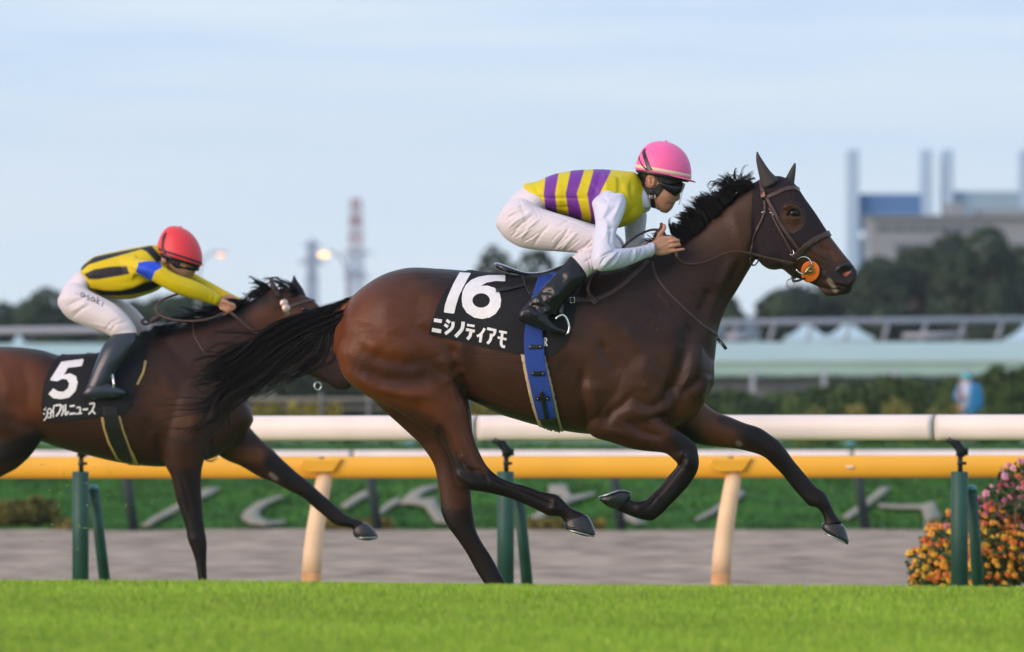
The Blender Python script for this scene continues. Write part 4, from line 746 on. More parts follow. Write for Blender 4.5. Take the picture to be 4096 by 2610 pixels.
hair('mane_wisps', [([P(*cE(x, y), HY-.03) for x, y in l], 1, .008) for l in [[(520, 960), (430, 900), (380, 880), (335, 860)], [(640, 860), (540, 760), (480, 700), (440, 660)], [(800, 720), (700, 620), (640, 580), (590, 570)], [(560, 900), (470, 830), (420, 820), (380, 840)], [(180, 1060), (130, 1030), (90, 1010), (50, 1020)], [(160, 1070), (110, 1050), (60, 1050), (10, 1060)]]], 150, M_hair, horse, r=.0010, seg=12, wob=.008, per=8, clump=.6)
# ---------------------------------------------------------------- saddle cloth, girth, saddle
M_cloth = fabric('black_cloth', (.010, .010, .012), .75, .3, 300, spec=.3); M_print = fabric('white_print', (.80, .78, .78), .6, .1, 90, var=.05, vscale=30)
M_leath = mat('brown_leather', (.055, .028, .022), .45, bump=.2, bscale=120, var=.2, vscale=40); M_bleath = mat('black_leather', (.012, .011, .012), .35, bump=.2, bscale=90)
M_blue = fabric('blue_webbing', (.012, .055, .32), .7, .6, 260); M_cream = fabric('cream_felt', (.62, .47, .30), .9, .4, 150)
def overback(name, src, x0, x1, wd, m, parent, off, Y0=HY, zpx=700, nx=40, ny=14):
    bv = bvh_of(*src); V = []; F = []
    for i in range(nx+1):
        x = x0+(x1-x0)*i/nx; X = P(x, 0, Y0).x
        for j in range(ny+1):
            y = Y0+wd*(2*j/ny-1); q = bv.ray_cast(Vector((X, y, H+1.6)), Vector((0, 0, -1)))
            V.append(q[0]+q[1]*off if q[0] else Vector((X, y, H-.3)))
    for i in range(nx):
        for j in range(ny): a = i*(ny+1)+j; F.append((a, a+1, a+ny+2, a+ny+1))
    return MB().add(V, F).build(name, m, parent)
cloth = empty('saddle_cloth', P(2000, 1200, HY), 'black number 16 saddle cloth with white lettering under the leading rider', 'saddle cloth')
cpoly = [(1881, 1081), (1832, 1104), (1795, 1141), (1769, 1182), (1748, 1229), (1730, 1282), (1714, 1339), (1795, 1355), (1952, 1391), (2056, 1414), (2098, 1420), (2150, 1424), (2186, 1424), (2212, 1418), (2238, 1400), (2268, 1370), (2289, 1313), (2304, 1235), (2315, 1183), (2336, 1123), (2350, 1100), (2300, 1096), (2220, 1109), (2100, 1114), (1980, 1104), (1930, 1094)]
CP = shell('cloth_panel', HB, cpoly, M_cloth, cloth, .007); CT = overback('cloth_top', [HB], 1884, 2350, .17, M_cloth, cloth, .0085)
bvC = bvh_of(HB, CP)
drape('number', [[c3(*q) for q in [(1038, 177), (1112, 181), (1117, 186), (1070, 270), (1030, 350), (1004, 430), (992, 486), (984, 491), (916, 482), (912, 475), (920, 425), (944, 355), (985, 262), (1030, 181)]]], bvC, M_print, cloth, off=.003)
o6 = [(1378, 197), (1383, 202), (1382, 243), (1376, 246), (1310, 243), (1240, 256), (1196, 280), (1245, 278), (1300, 295), (1338, 330), (1351, 385), (1345, 440), (1310, 492), (1262, 522), (1205, 532), (1145, 521), (1088, 485), (1055, 435), (1048, 380), (1056, 320), (1080, 272), (1120, 235), (1180, 210), (1250, 199)]
h6 = [(1198+67*math.cos(a), 391+55*math.sin(a)) for a in [2*PI*i/24 for i in range(24)]]
drape('number', [[c3(*q) for q in o6]], bvC, M_print, cloth, off=.003, holes=[[c3(*q) for q in h6]])
kana = [([(838, 527), (898, 535), (895, 563), (834, 553)], 0), ([(824, 598), (893, 611), (890, 640), (819, 627)], 0), ([(932, 540), (958, 560)], 22), ([(917, 573), (943, 593)], 22), ([(982, 553), (975, 600), (922, 645)], 24), ([(1060, 553), (1050, 610), (1000, 667)], 27),
 ([(1090, 577), (1148, 586)], 18), ([(1082, 611), (1150, 626)], 22), ([(1120, 618), (1114, 658), (1092, 687)], 24), ([(1226, 603), (1200, 645), (1166, 664)], 19), ([(1200, 638), (1192, 710)], 22), ([(1245, 605), (1314, 621)], 20), ([(1308, 616), (1298, 648), (1280, 662)], 20), ([(1277, 645), (1270, 690), (1246, 720)], 22),
 ([(1336, 627), (1396, 638)], 18), ([(1325, 672), (1393, 688)], 18), ([(1362, 630), (1352, 715), (1362, 740), (1382, 744)], 21)]
for pts, w_ in kana: drape('lettering', [[c3(*q) for q in (pts if w_ == 0 else stroke(pts, w_))]], bvC, M_print, cloth, off=.003+.0004*(kana.index((pts, w_)) % 3), step=5)
for k, (pts, w_) in enumerate([([(1683, 673), (1685, 739)], 10), ([(1683, 678), (1699, 684), (1697, 703), (1684, 708)], 9), ([(1690, 706), (1704, 739)], 10)]): drape('lettering', [[c3(*q) for q in stroke(pts, w_)]], bvC, M_print, cloth, off=.003+.0004*k, step=4)
# saddle with girth, overgirth, stirrups
sad = empty('saddle', P(2150, 1090, HY), 'small black racing saddle with blue girth strap on the leading horse', 'saddle')
M_satin = mat('black_satin_leather', (.022, .026, .034), .22, coat=.5, bump=.05, bscale=30)
loft(MB(), cb, [(100, 205, 105, 250, 0, .05), (150, 195, 150, 300, 0, .095), (270, 232, 270, 345, 0, .115), (420, 290, 420, 372, 0, .105), (560, 335, 560, 400, 0, .09), (720, 346, 720, 430, 0, .08), (880, 325, 880, 440, 0, .08), (1050, 265, 1060, 450, 0, .085), (1200, 215, 1220, 420, 0, .07), (1300, 230, 1310, 380, 0, .04)], HY, 4, 24, ex=2.4).build('seat', M_satin, sad)
GIR = shell('girth', HB, [c3(*q) for q in [(1500, 795), (1520, 900), (1545, 1020), (1585, 1190), (1640, 1345), (1660, 1372), (1835, 1402), (1800, 1290), (1770, 1150), (1735, 1000), (1705, 880), (1686, 800)]], M_cream, sad, .006)
bvG = bvh_of(HB, CP, GIR)
drape('flap', [[c3(*q) for q in [(1490, 185), (1560, 215), (1660, 210), (1690, 260), (1660, 360), (1600, 420), (1560, 330), (1520, 250)]]], bvC, M_bleath, sad, off=.010, thick=.003)
drape('strap', [[c3(*q) for q in stroke([(1310, 323), (1400, 310), (1500, 285), (1600, 268)], 22)]], bvC, M_bleath, sad, off=.012, thick=.003)
drape('strap', [[c3(*q) for q in stroke([(1508, 195), (1530, 250), (1545, 310), (1580, 360)], 14)]], bvC, M_bleath, sad, off=.014, thick=.003)
bl_up = [(1800, 122), (1745, 142), (1690, 172), (1650, 205), (1625, 255), (1600, 330), (1570, 450), (1545, 560), (1530, 640), (1528, 720), (1535, 860), (1560, 980), (1600, 1150), (1640, 1288), (1776, 1282), (1742, 1100), (1712, 980), (1690, 860), (1677, 740), (1672, 640), (1680, 560), (1710, 450), (1740, 350), (1790, 260), (1830, 180), (1850, 122)]
OG = drape('overgirth', [[c3(*q) for q in bl_up]], bvG, M_blue, sad, off=.014, thick=.003)
# strap over the seat
mb = MB(); R = []
for i in range(13):
    a = PI*i/12; y = HY-.15*math.cos(a); zz = .045+.028*math.sin(a); q = P(*c3(1800-50*math.sin(a)*.4, 180), HY); R.append([Vector((q.x+u, y, q.z-.05+zz-.012)) for u in (-.035, .035)])
V = [p for r in R for p in r]; o = MB().add(V, [(2*i, 2*i+1, 2*i+3, 2*i+2) for i in range(12)]).build('overgirth_top', M_blue, sad); s_ = o.modifiers.new('s', 'SOLIDIFY'); s_.thickness = .003
bvO = bvh_of(HB, CP, GIR, OG)
for a in ((1614, 746), (1633, 948), (1669, 1138)):
    x, y = a; k = drape('keeper', [[c3(*q) for q in [(x-50, y-11), (x-46, y-16), (x+46, y-18), (x+51, y-12), (x+50, y+10), (x+46, y+14), (x-44, y+16), (x-50, y+12)]]], bvO, M_bleath, sad, off=.006, thick=.003, step=5)
    for dx in (-38, 38): q, n = hit(bvO, *c3(x+dx, y-2)); MB().ell(q+n*.009, (.0035, .0035, .0035), 8, 6).build('stud', M_alu, k)
drape('girth_buckle_strap', [[c3(*q) for q in [(1646, 1100), (1652, 1084), (1664, 1080), (1676, 1092), (1690, 1180), (1712, 1290), (1780, 1284), (1806, 1392), (1700, 1385), (1668, 1345), (1642, 1288), (1688, 1284), (1664, 1180)]]], bvO, M_bleath, sad, off=.008, thick=.003, step=6)
M_iron = mat('polished_steel', (.75, .75, .74), .18, metal=1)
sY = HY-.37
pts = [P(*cb(*q), sY) for q in [(1050, 1062), (1070, 1035), (1105, 1015), (1145, 1000), (1185, 1020), (1220, 1070), (1243, 1140), (1252, 1200), (1245, 1255), (1220, 1285), (1190, 1280)]]
MB().tube([Vector(v) for v in cat(pts, 3)], .0065, 8).build('stirrup_iron', M_iron, sad)
MB().tube([P(*cb(1140, 700), HY-.31), P(*cb(1136, 850), HY-.345), P(*cb(1138, 1005), sY)], .011, 8, .3).build('stirrup_leather', M_bleath, sad)
# ---------------------------------------------------------------- breastplate and bridle
bp = empty('breastplate', P(2500, 1250, HY), 'brown leather breastplate straps across the leading horse\'s shoulder', 'breastplate')
def strapd(name, f, pts, w_, m, par, bv, off=.004, thick=.003, step=6): return drape(name, [[tuple(q) for q in stroke([f(*p) for p in pts], w_/1.0)]], bv, m, par, off=off, thick=thick, step=step)
bvS = bvh_of(HB, CP)
strapd('shoulder_strap', c4, [(345, 385), (420, 352), (500, 310), (600, 232), (700, 140), (760, 85)], 17, M_leath, bp, bvS)
strapd('buckle_strap', c4, [(160, 386), (240, 386), (345, 392)], 17, M_leath, bp, bvS, .008)
strapd('loop', c4, [(285, 350), (310, 372), (355, 412)], 22, M_leath, bp, bvS, .012)
strapd('thin_strap', c4, [(372, 160), (320, 215), (296, 270), (298, 320), (312, 355)], 9, M_leath, bp, bvS, .009)
strapd('chest_strap', c4, [(785, 90), (805, 180), (860, 270), (930, 350), (1020, 440), (1140, 550), (1240, 625), (1302, 672)], 9, M_leath, bp, bvS, .003)
MB().tube([P(*c4(1285, 680), HY-.10), P(*c4(1320, 720), HY-.11), P(*c4(1352, 762), HY-.12)], [.008, .009, .008], 8, .5).build('strap_end', M_bleath, bp)
q, n = hit(bvS, *c4(170, 386)); sq = [P(*c4(*v), q.y-.016) for v in [(156, 366), (186, 364), (190, 406), (154, 408), (156, 366)]]; MB().tube(sq, .0028, 6).build('buckle', M_iron, bp)
br = empty('bridle', P(*c1(500, 900), HY), 'brown leather bridle with steel bit rings and reins on the leading horse', 'bridle')
bvB = bvh_of(HB, hs)
strapd('browband', c1, [(330, 598), (400, 568), (480, 532), (560, 518), (608, 538)], 15, M_leath, br, bvB, .006)
strapd('headpiece', c1, [(290, 455), (302, 520), (322, 590)], 16, M_leath, br, bvB, .006)
strapd('cheek_strap', c1, [(345, 605), (400, 705), (465, 830), (535, 930), (622, 1045)], 13, M_leath, br, bvB, .007)
strapd('cheek_strap', c1, [(365, 680), (410, 790), (470, 900), (545, 1040), (590, 1110)], 8, M_leath, br, bvB, .010)
strapd('throat_latch', c1, [(322, 620), (326, 700), (290, 800), (250, 880), (222, 960), (205, 1050), (215, 1090)], 9, M_leath, br, bvB, .006)
strapd('noseband', c1, [(560, 1088), (612, 1036), (680, 975), (760, 925), (852, 892)], 22, M_leath, br, bvB, .008)
strapd('noseband_lining', c1, [(600, 1085), (650, 1040), (720, 978), (800, 925), (858, 908)], 9, M_bleath, br, bvB, .006)
MB().tube([Vector(v) for v in cat([P(*c1(*q), HY+y) for q, y in [((205, 1090), -.07), ((210, 1135), -.05), ((238, 1150), -.03), ((262, 1130), -.03), ((282, 1095), -.04)]], 3)], .006, 8, .4).build('latch_loop', M_leath, br)
for a in [[(298, 722), (310, 710), (328, 714), (326, 724)], [(366, 722), (378, 715), (396, 738), (392, 744)], [(532, 1058), (545, 1068), (566, 1050), (554, 1024)]]:
    y = hit(bvB, *c1(*a[1]))[0].y-.012; MB().tube([P(*c1(*q), y) for q in a], .0022, 6).build('buckle', M_iron, br)
def ring(f, cx, cy, rx, ry, Y, r, a0=0, a1=2*PI, n=28, yaw=0): return [P(*f(cx+rx*math.cos(a), cy+ry*math.sin(a)), Y+yaw*math.cos(a)) for a in [a0+(a1-a0)*i/n for i in range(n+1)]]
yb = hit(bvB, *c1(697, 1195))[0].y
M_or = mat('orange_rubber', (.78, .17, .012), .55, var=.1, vscale=30)
dd = drape('cheek_guard', [[c1(697+77*math.cos(a), 1194+82*math.sin(a)) for a in [2*PI*i/36 for i in range(36)]]], bvB, M_or, br, off=.012, thick=.004, step=6)
MB().tube(ring(c1, 642, 1150, 66, 70, yb-.022, 0, -2.4, PI*.85), .0042, 8).build('bit_ring', M_iron, br)
MB().tube([P(*c1(*q), yb-.026) for q in [(706, 1140), (690, 1170), (668, 1200), (648, 1222)]], [.006, .011, .012, .007], 8).build('bit_joint', mat('brass', (.28, .22, .10), .35, metal=1), br)
MB().tube([P(*c1(*q), yb-.026) for q in [(672, 1196), (712, 1200), (712, 1180)]], [.009, .008, .004], 8).build('bit_end', bpy.data.materials['brass'], br)
MB().tube(ring(c1, 536, 1296, 32, 34, HY-.05, 0), .0034, 8).build('martingale_ring', mat('dull_steel', (.35, .35, .36), .4, metal=.8), br)
strapd('curb_strap', c1, [(500, 1120), (540, 1160), (570, 1220), (560, 1260)], 16, M_bleath, br, bvB, .006)
MB().tube([P(*c1(*q), HY-.05) for q in [(548, 1240), (560, 1280), (600, 1276), (660, 1252)]], [.007, .008, .006, .004], 8, .5).build('chin_strap', M_bleath, br)
drape('number_tag', [[c1(*q) for q in [(288, 556), (330, 542), (342, 592), (296, 612)]]], bvB, M_bleath, br, off=.013, thick=.002, step=4)
M_oprint = mat('orange_print', (.85, .25, .06), .5)
for k, (pts, w_) in enumerate([([(304, 574), (308, 596)], 5), ([(328, 562), (316, 572), (318, 588), (328, 588), (328, 577), (318, 577)], 4)]): drape('tag_number', [[c1(*q) for q in stroke(pts, w_)]], bvB, M_oprint, br, off=.018+.0003*k, step=3)
def y3(f, pts): return [P(*f(x, y), HY+o) for x, y, o in pts]
rein = [P(*c2(*q), HY+y) for q, y in [((1370, 860), -.19), ((1380, 905), -.19), ((1410, 938), -.17), ((1470, 952), -.155), ((1560, 940), -.15), ((1640, 908), -.145), ((1704, 878), -.14)]]+[P(*c1(*q), HY+y) for q, y in [((60, 1040), -.135), ((120, 1040), -.13), ((220, 1056), -.125), ((340, 1088), -.12), ((450, 1112), -.105), ((560, 1140), -.09)]]
cr_ = cat([tuple(v) for v in rein], 4); MB().tube([Vector(v) for v in cr_], [.0085-.003*min(1, i/20) if i < 30 else .0055+.006*max(0, (i-36)/12) for i in range(len(cr_))], 8, .45).build('rein', M_leath, br)
cr_ = cat([tuple(P(*c2(*q), HY+y)) for q, y in [((1380, 870), -.17), ((1300, 760), -.16), ((1285, 735), -.15), ((1250, 718), -.13), ((1200, 717), -.11), ((1130, 744), -.10), ((1060, 790), -.10), ((1000, 845), -.12), ((930, 920), -.16), ((860, 985), -.20), ((800, 1030), -.27), ((776, 1080), -.28), ((768, 1130), -.29), ((790, 1180), -.28)]], 4)
MB().tube([Vector(v) for v in cr_], .0078, 8, .5).build('rein_loop', M_leath, br)

# ---------------------------------------------------------------- leading jockey
def J(nm, pos, label, grp='riders'): return empty(nm, pos, label, 'jockey', grp)
M_skin = mat('skin', (.42, .215, .13), .5, attr=True, var=.05, vscale=30, bump=.08, bscale=120); M_silk = mat('yellow_purple_silk', (.7, .6, .02), .5, attr=True, bump=.3, bscale=14, spec=.3)
M_wsilk = mat('white_silk', (.62, .62, .74), .45, bump=.2, bscale=16, sheen=.2); M_breech = mat('white_breeches', (.68, .61, .64), .6, bump=.15, bscale=20, sheen=.15)
M_patent = mat('patent_leather', (.006, .007, .010), .27, spec=.4); M_black = mat('black_plastic', (.010, .010, .011), .35, bump=.05, bscale=40)
jk = J('person', P(2350, 900, HY), 'jockey in yellow vest with purple hoops and pink cap, on the leading horse')
J1 = dict(
 torso=[(335, 402, 438, 572, 0, .13), (420, 384, 500, 592, 0, .155), (550, 333, 600, 614, 0, .165), (700, 308, 720, 652, 0, .175), (850, 303, 850, 690, 0, .185), (950, 308, 965, 706, 0, .185), (1035, 316, 1075, 668, 0, .155), (1090, 324, 1135, 615, 0, .10), (1112, 350, 1155, 590, 0, .07)],
 shoulder=[(880, 330, 900, 560, -.12, .08), (960, 350, 960, 560, -.12, .07)],
 pelvis=[(470, 400, 500, 590, 0, .13), (380, 405, 450, 640, 0, .15), (290, 450, 390, 760, 0, .165), (215, 530, 300, 800, 0, .16), (170, 610, 210, 760, 0, .12)],
 thigh=[(163, 610, 158, 715, -.09, .065), (220, 530, 208, 778, -.10, .105), (320, 500, 310, 835, -.12, .12), (440, 562, 440, 856, -.15, .112), (560, 603, 560, 864, -.19, .10), (680, 640, 680, 873, -.22, .09), (800, 685, 790, 882, -.235, .08), (900, 715, 870, 895, -.245, .068), (965, 765, 920, 905, -.25, .052), (1000, 820, 965, 880, -.25, .03)],
 shin=[(760, 790, 985, 850, -.25, .052), (710, 860, 900, 950, -.27, .055), (655, 905, 800, 1010, -.295, .055), (610, 960, 745, 1060, -.31, .055)],
 boot=[(650, 898, 772, 1030, -.298, .064), (600, 962, 738, 1075, -.32, .064), (540, 1028, 690, 1130, -.33, .061), (480, 1085, 640, 1182, -.34, .056), (430, 1140, 595, 1228, -.345, .050), (385, 1188, 572, 1262, -.35, .047), (350, 1218, 560, 1300, -.35, .044)],
 uarm=[(880, 450, 960, 470, -.19, .05), (800, 520, 1010, 470, -.215, .07), (808, 590, 1030, 545, -.245, .072), (820, 680, 1000, 645, -.29, .066), (806, 760, 966, 720, -.33, .060), (795, 850, 955, 800, -.36, .056), (790, 930, 960, 850, -.38, .052), (812, 992, 985, 855, -.38, .048)],
 farm=[(850, 850, 800, 960, -.38, .04), (915, 845, 850, 998, -.38, .052), (1000, 842, 940, 990, -.35, .050), (1080, 835, 1040, 962, -.30, .046), (1150, 820, 1130, 925, -.25, .040), (1188, 812, 1176, 905, -.225, .038), (1205, 812, 1200, 898, -.215, .038)],
)
def mir(st, dx=0): return [(a+dx, b, c+dx, d, -y, w_) for a, b, c, d, y, w_ in st]
far_u = [(990, 520, 1165, 560, .19, .055), (1012, 620, 1172, 620, .20, .058), (1018, 700, 1166, 690, .20, .054), (1024, 770, 1156, 760, .20, .05), (1030, 850, 1150, 840, .20, .045)]
far_f = [(1040, 780, 1020, 880, .20, .045), (1120, 770, 1110, 860, .17, .042), (1200, 770, 1200, 850, .13, .036)]
hipset = [J1['pelvis'], J1['thigh'], mir(J1['thigh'], 25), J1['shin'], mir(J1['shin'], 25)]
def chain(mb, f, pts, Y0, rr=None): # pts (x,y,yoff,r)
    A = cat([(*P(*f(x, y), Y0+o), r) for x, y, o, r in pts], 3); mb.tube([Vector(a[:3]) for a in A], [a[3] for a in A], 12); mb.ell(A[-1][:3], (A[-1][3],)*3, 10, 8); mb.ell(A[0][:3], (A[0][3],)*3, 10, 8)
def hand(mb, f, Y0, yo, dx=0, dy=0):
    loft(mb, f, [(960+dx, 470+dy, 990+dx, 640+dy, yo, .022), (1040+dx, 412+dy, 1060+dx, 664+dy, yo, .024), (1130+dx, 362+dy, 1150+dx, 668+dy, yo, .023), (1220+dx, 362+dy, 1230+dx, 650+dy, yo, .021), (1285+dx, 382+dy, 1295+dx, 630+dy, yo+.003, .016)], Y0, 3, 20, ex=2.4)
    k = lambda pts: [(x+dx, y+dy, yo+o, r) for x, y, o, r in pts]
    chain(mb, f, k([(1080, 410, 0, .013), (1112, 335, -.004, .0125), (1155, 285, -.004, .0105), (1180, 235, 0, .0105), (1174, 200, 0, .009)]), Y0)
    chain(mb, f, k([(1215, 400, -.006, .011), (1285, 392, -.012, .0105), (1340, 410, 0, .0095), (1345, 440, .014, .008), (1300, 450, .02, .007)]), Y0)
    chain(mb, f, k([(1240, 460, -.010, .0115), (1320, 440, -.016, .0105), (1385, 432, -.006, .0102), (1395, 450, .010, .0085), (1340, 470, .02, .0075)]), Y0)
    chain(mb, f, k([(1240, 530, -.010, .011), (1320, 515, -.015, .0100), (1395, 498, -.006, .0098), (1412, 510, .008, .0085), (1370, 530, .018, .0075)]), Y0)
    chain(mb, f, k([(1230, 600, -.006, .0105), (1310, 592, -.010, .0092), (1400, 577, -.008, .0082), (1474, 567, -.002, .0072)]), Y0)
headst = [(600, 300, 980, 310, 0, .05), (470, 430, 1130, 450, 0, .078), (425, 580, 1180, 620, 0, .084), (440, 720, 1150, 760, 0, .084), (490, 830, 1125, 870, 0, .080), (530, 930, 1105, 965, 0, .076), (570, 1020, 1062, 1050, 0, .072), (612, 1100, 1032, 1135, 0, .066), (655, 1180, 1000, 1200, 0, .058), (705, 1252, 962, 1275, 0, .047), (765, 1310, 905, 1330, 0, .034)]
body = MB()
for k in ('torso',): loft(body, c2, J1[k], HY, 3, 24, grow=-.020)
for st in hipset: loft(body, c2, st, HY, 3, 20, grow=-.022)
for st in (J1['uarm'], J1['farm'], far_u, far_f): loft(body, c2, st, HY, 3, 18, grow=-.013)
for s_ in (1, -1):
    loft(body, c2, [(a, b, c, d, y*s_, w_) for a, b, c, d, y, w_ in J1['boot']], HY, 3, 18, grow=-.010)
loft(body, c2, [(1040, 345, 1060, 620, 0, .07), (1115, 360, 1150, 590, 0, .058), (1150, 380, 1205, 555, 0, .056), (1190, 390, 1250, 520, 0, .056)], HY, 3, 20)
loft(body, cj, headst, HY, 4, 28, ex=2.15)
loft(body, cj, [(1040, 960, 1100, 975, 0, .009), (1010, 1040, 1092, 1075, 0, .013), (990, 1100, 1092, 1118, 0, .018), (985, 1140, 1045, 1150, 0, .014)], HY, 3, 14)
loft(body, cj, [(940, 1160, 1012, 1172, 0, .018), (930, 1185, 1014, 1188, 0, .024), (930, 1200, 985, 1203, 0, .016)], HY, 3, 14); loft(body, cj, [(920, 1205, 985, 1208, 0, .016), (910, 1228, 982, 1226, 0, .022), (890, 1250, 950, 1250, 0, .016)], HY, 3, 14)
body.ell(P(*cj(632, 822), HY-.080), (.023, .010, .029)); body.ell(P(*cj(632, 822), HY+.080), (.023, .010, .029))
hand(body, ch, HY, -.185); hand(body, ch, HY, .10, -40, -20)
me = remesh(body, .0038, 3)
sculpt(me, [(cj, [(560, 790), (600, 745), (660, 750), (690, 800)], 4, .004), (cj, [(590, 790), (640, 800), (630, 860), (650, 890)], 4, -.006), (cj, [(550, 880), (620, 915), (690, 900)], 4, .003), (cj, [(860, 1192), (930, 1202), (985, 1205)], 2.2, -.004), (cj, [(960, 1120), (1000, 1140), (1040, 1145)], 3, -.004), (cj, [(930, 1150), (900, 1200), (905, 1240)], 5, -.002), (cj, [(760, 1050), (850, 1080), (930, 1060)], 14, .003), (cj, [(700, 1150), (760, 1230), (830, 1290)], 16, .002),
 (ch, [(1020, 600), (1120, 590), (1230, 570)], 4, -.0022), (ch, [(1040, 560), (1130, 520), (1250, 480)], 4, .0016), (ch, [(1060, 480), (1150, 450), (1260, 430)], 5, -.0016), (ch, [(1290, 420), (1310, 440)], 6, .002), (ch, [(1300, 490), (1310, 500)], 6, .002), (ch, [(1240, 560), (1330, 550), (1400, 545)], 3, -.003), (ch, [(1240, 480), (1330, 475), (1410, 470)], 3, -.003), (ch, [(1020, 450), (1080, 380), (1120, 400)], 5, -.002)], HY)
SK = (.43, .22, .14)
paint(me, SK, [(cj, [(870, 1195), (985, 1205)], 14, (.33, .12, .09), .7), (cj, [(560, 840), (640, 850)], 20, (.45, .19, .12), .5), (ch, [(1380, 430), (1470, 570)], 22, (.50, .20, .14), .5), (ch, [(1160, 180), (1185, 240)], 14, (.50, .22, .16), .6), (cj, [(820, 1000), (900, 1020)], 40, (.45, .21, .13), .5), (cj, [(780, 1290), (900, 1330)], 16, (.34, .18, .12), .5)])
jb = link('body', me, M_skin, jk)
# vest
mb = MB(); loft(mb, c2, J1['torso'], HY, 4, 36, ex=2.2); loft(mb, c2, J1['shoulder'], HY, 3, 20); loft(mb, c2, [(a, b, c, d, -y, w_) for a, b, c, d, y, w_ in J1['shoulder']], HY, 3, 20)
me = remesh(mb, .0048, 4)
sculpt(me, [(c2, [(420, 490), (520, 500), (640, 500), (760, 505)], 6, -.006), (c2, [(480, 470), (520, 540), (600, 600)], 12, .005), (c2, [(600, 540), (680, 600), (740, 640)], 10, -.006), (c2, [(720, 380), (800, 420), (830, 470)], 10, -.005), (c2, [(1010, 400), (1040, 480), (1030, 560)], 14, .009), (c2, [(1070, 380), (1060, 480), (1090, 560)], 9, -.008), (c2, [(1000, 660), (1060, 600), (1110, 540)], 10, -.007), (c2, [(1040, 670), (1110, 610)], 9, .006), (c2, [(900, 330), (960, 360), (1020, 350)], 12, .004),
 (c2, [(400, 410), (440, 480), (470, 560)], 9, -.004), (c2, [(560, 370), (580, 450), (570, 560)], 14, .003), (c2, [(850, 320), (830, 420), (800, 500)], 8, -.004), (c2, [(690, 430), (730, 460), (790, 470)], 8, .004), (c2, [(500, 540), (560, 560), (640, 570)], 6, -.004)], HY)
a_, n_ = getv(me); px = topx(a_); X = (px[:, 0]-1900)*1.704; Yy = (px[:, 1]-500)*1.704; C = np.tile(np.array([(.66, .53, .008)]), (len(a_), 1)); t = np.clip((Yy-320)/300, 0, 1)
PUR = np.array([.17, .035, .30])
for l0, l1, l2, r0, r1, r2 in ((484, 468, 484, 572, 546, 562), (650, 618, 640, 742, 694, 730), (806, 764, 790, 925, 850, 825)):
    lb_ = np.interp(t, [0, .5, 1], [l0, l1, l2]); rb_ = np.interp(t, [0, .5, 1], [r0, r1, r2]); w_ = np.clip(np.minimum(X-lb_, rb_-X)/7+.5, 0, 1)[:, None]; C = C*(1-w_)+PUR*w_
setcol(me, C); link('vest', me, M_silk, jk)
mb = MB(); loft(mb, c2, [(1085, 400, 1095, 612, 0, .085), (1112, 398, 1140, 602, 0, .074), (1135, 400, 1180, 592, 0, .066), (1142, 405, 1196, 575, 0, .062)], HY, 4, 28); col_ = mb.build('collar', M_wsilk, jk)
for pts in ([(520, 1268), (532, 1262), (534, 1286)], [(545, 1262), (566, 1258)], [(546, 1276), (568, 1272)], [(578, 1258), (600, 1254)], [(578, 1270), (602, 1266)]): strapd('collar_print', cj, pts, 1.8, M_black, col_, bvh_of(col_), .001, 0, 2)
SL = [(c2, [(840, 690), (900, 620), (960, 560)], 8, -.005), (c2, [(870, 640), (900, 680), (890, 760)], 9, .006), (c2, [(905, 560), (870, 640)], 8, .005), (c2, [(930, 700), (920, 800), (960, 860)], 6, -.005), (c2, [(830, 760), (880, 720), (950, 700)], 7, -.004), (c2, [(860, 900), (920, 870), (960, 860)], 5, -.006), (c2, [(850, 960), (880, 910), (930, 880)], 4, -.005), (c2, [(870, 970), (910, 920), (960, 880)], 4, .004), (c2, [(900, 975), (940, 930), (975, 870)], 4, -.004), (c2, [(930, 970), (970, 920), (1000, 860)], 4, .003),
 (c2, [(1040, 960), (1060, 900), (1075, 850)], 4, -.005), (c2, [(1060, 950), (1085, 900), (1095, 850)], 4, .004), (c2, [(1100, 930), (1130, 880), (1140, 840)], 4, -.004), (c2, [(820, 560), (860, 500), (920, 470)], 8, .004), (c2, [(1160, 825), (1172, 870), (1166, 905)], 3, -.003), (c2, [(1000, 500), (960, 600), (930, 660)], 8, .004), (c2, [(860, 480), (900, 520), (980, 530)], 7, -.003)]
mb = MB(); loft(mb, c2, J1['uarm'], HY, 4, 26); loft(mb, c2, J1['farm'], HY, 4, 26); me = remesh(mb, .0042, 4); sculpt(me, [(f_, p_, w_, a_*1.5) for f_, p_, w_, a_ in SL], HY); link('sleeve', me, M_wsilk, jk)
mb = MB(); loft(mb, c2, far_u, HY, 4, 22); loft(mb, c2, far_f, HY, 4, 22); me = remesh(mb, .006, 4); link('sleeve', me, M_wsilk, jk)
mb = MB(); loft(mb, c2, [(1180, 806, 1166, 908, -.205, .040), (1196, 803, 1190, 904, -.205, .041), (1213, 800, 1213, 893, -.205, .040)], HY, 3, 24); mb.build('cuff', M_wsilk, jk)
mb = MB()
for st in hipset: loft(mb, c2, st, HY, 4, 26)
me = remesh(mb, .0042, 6)
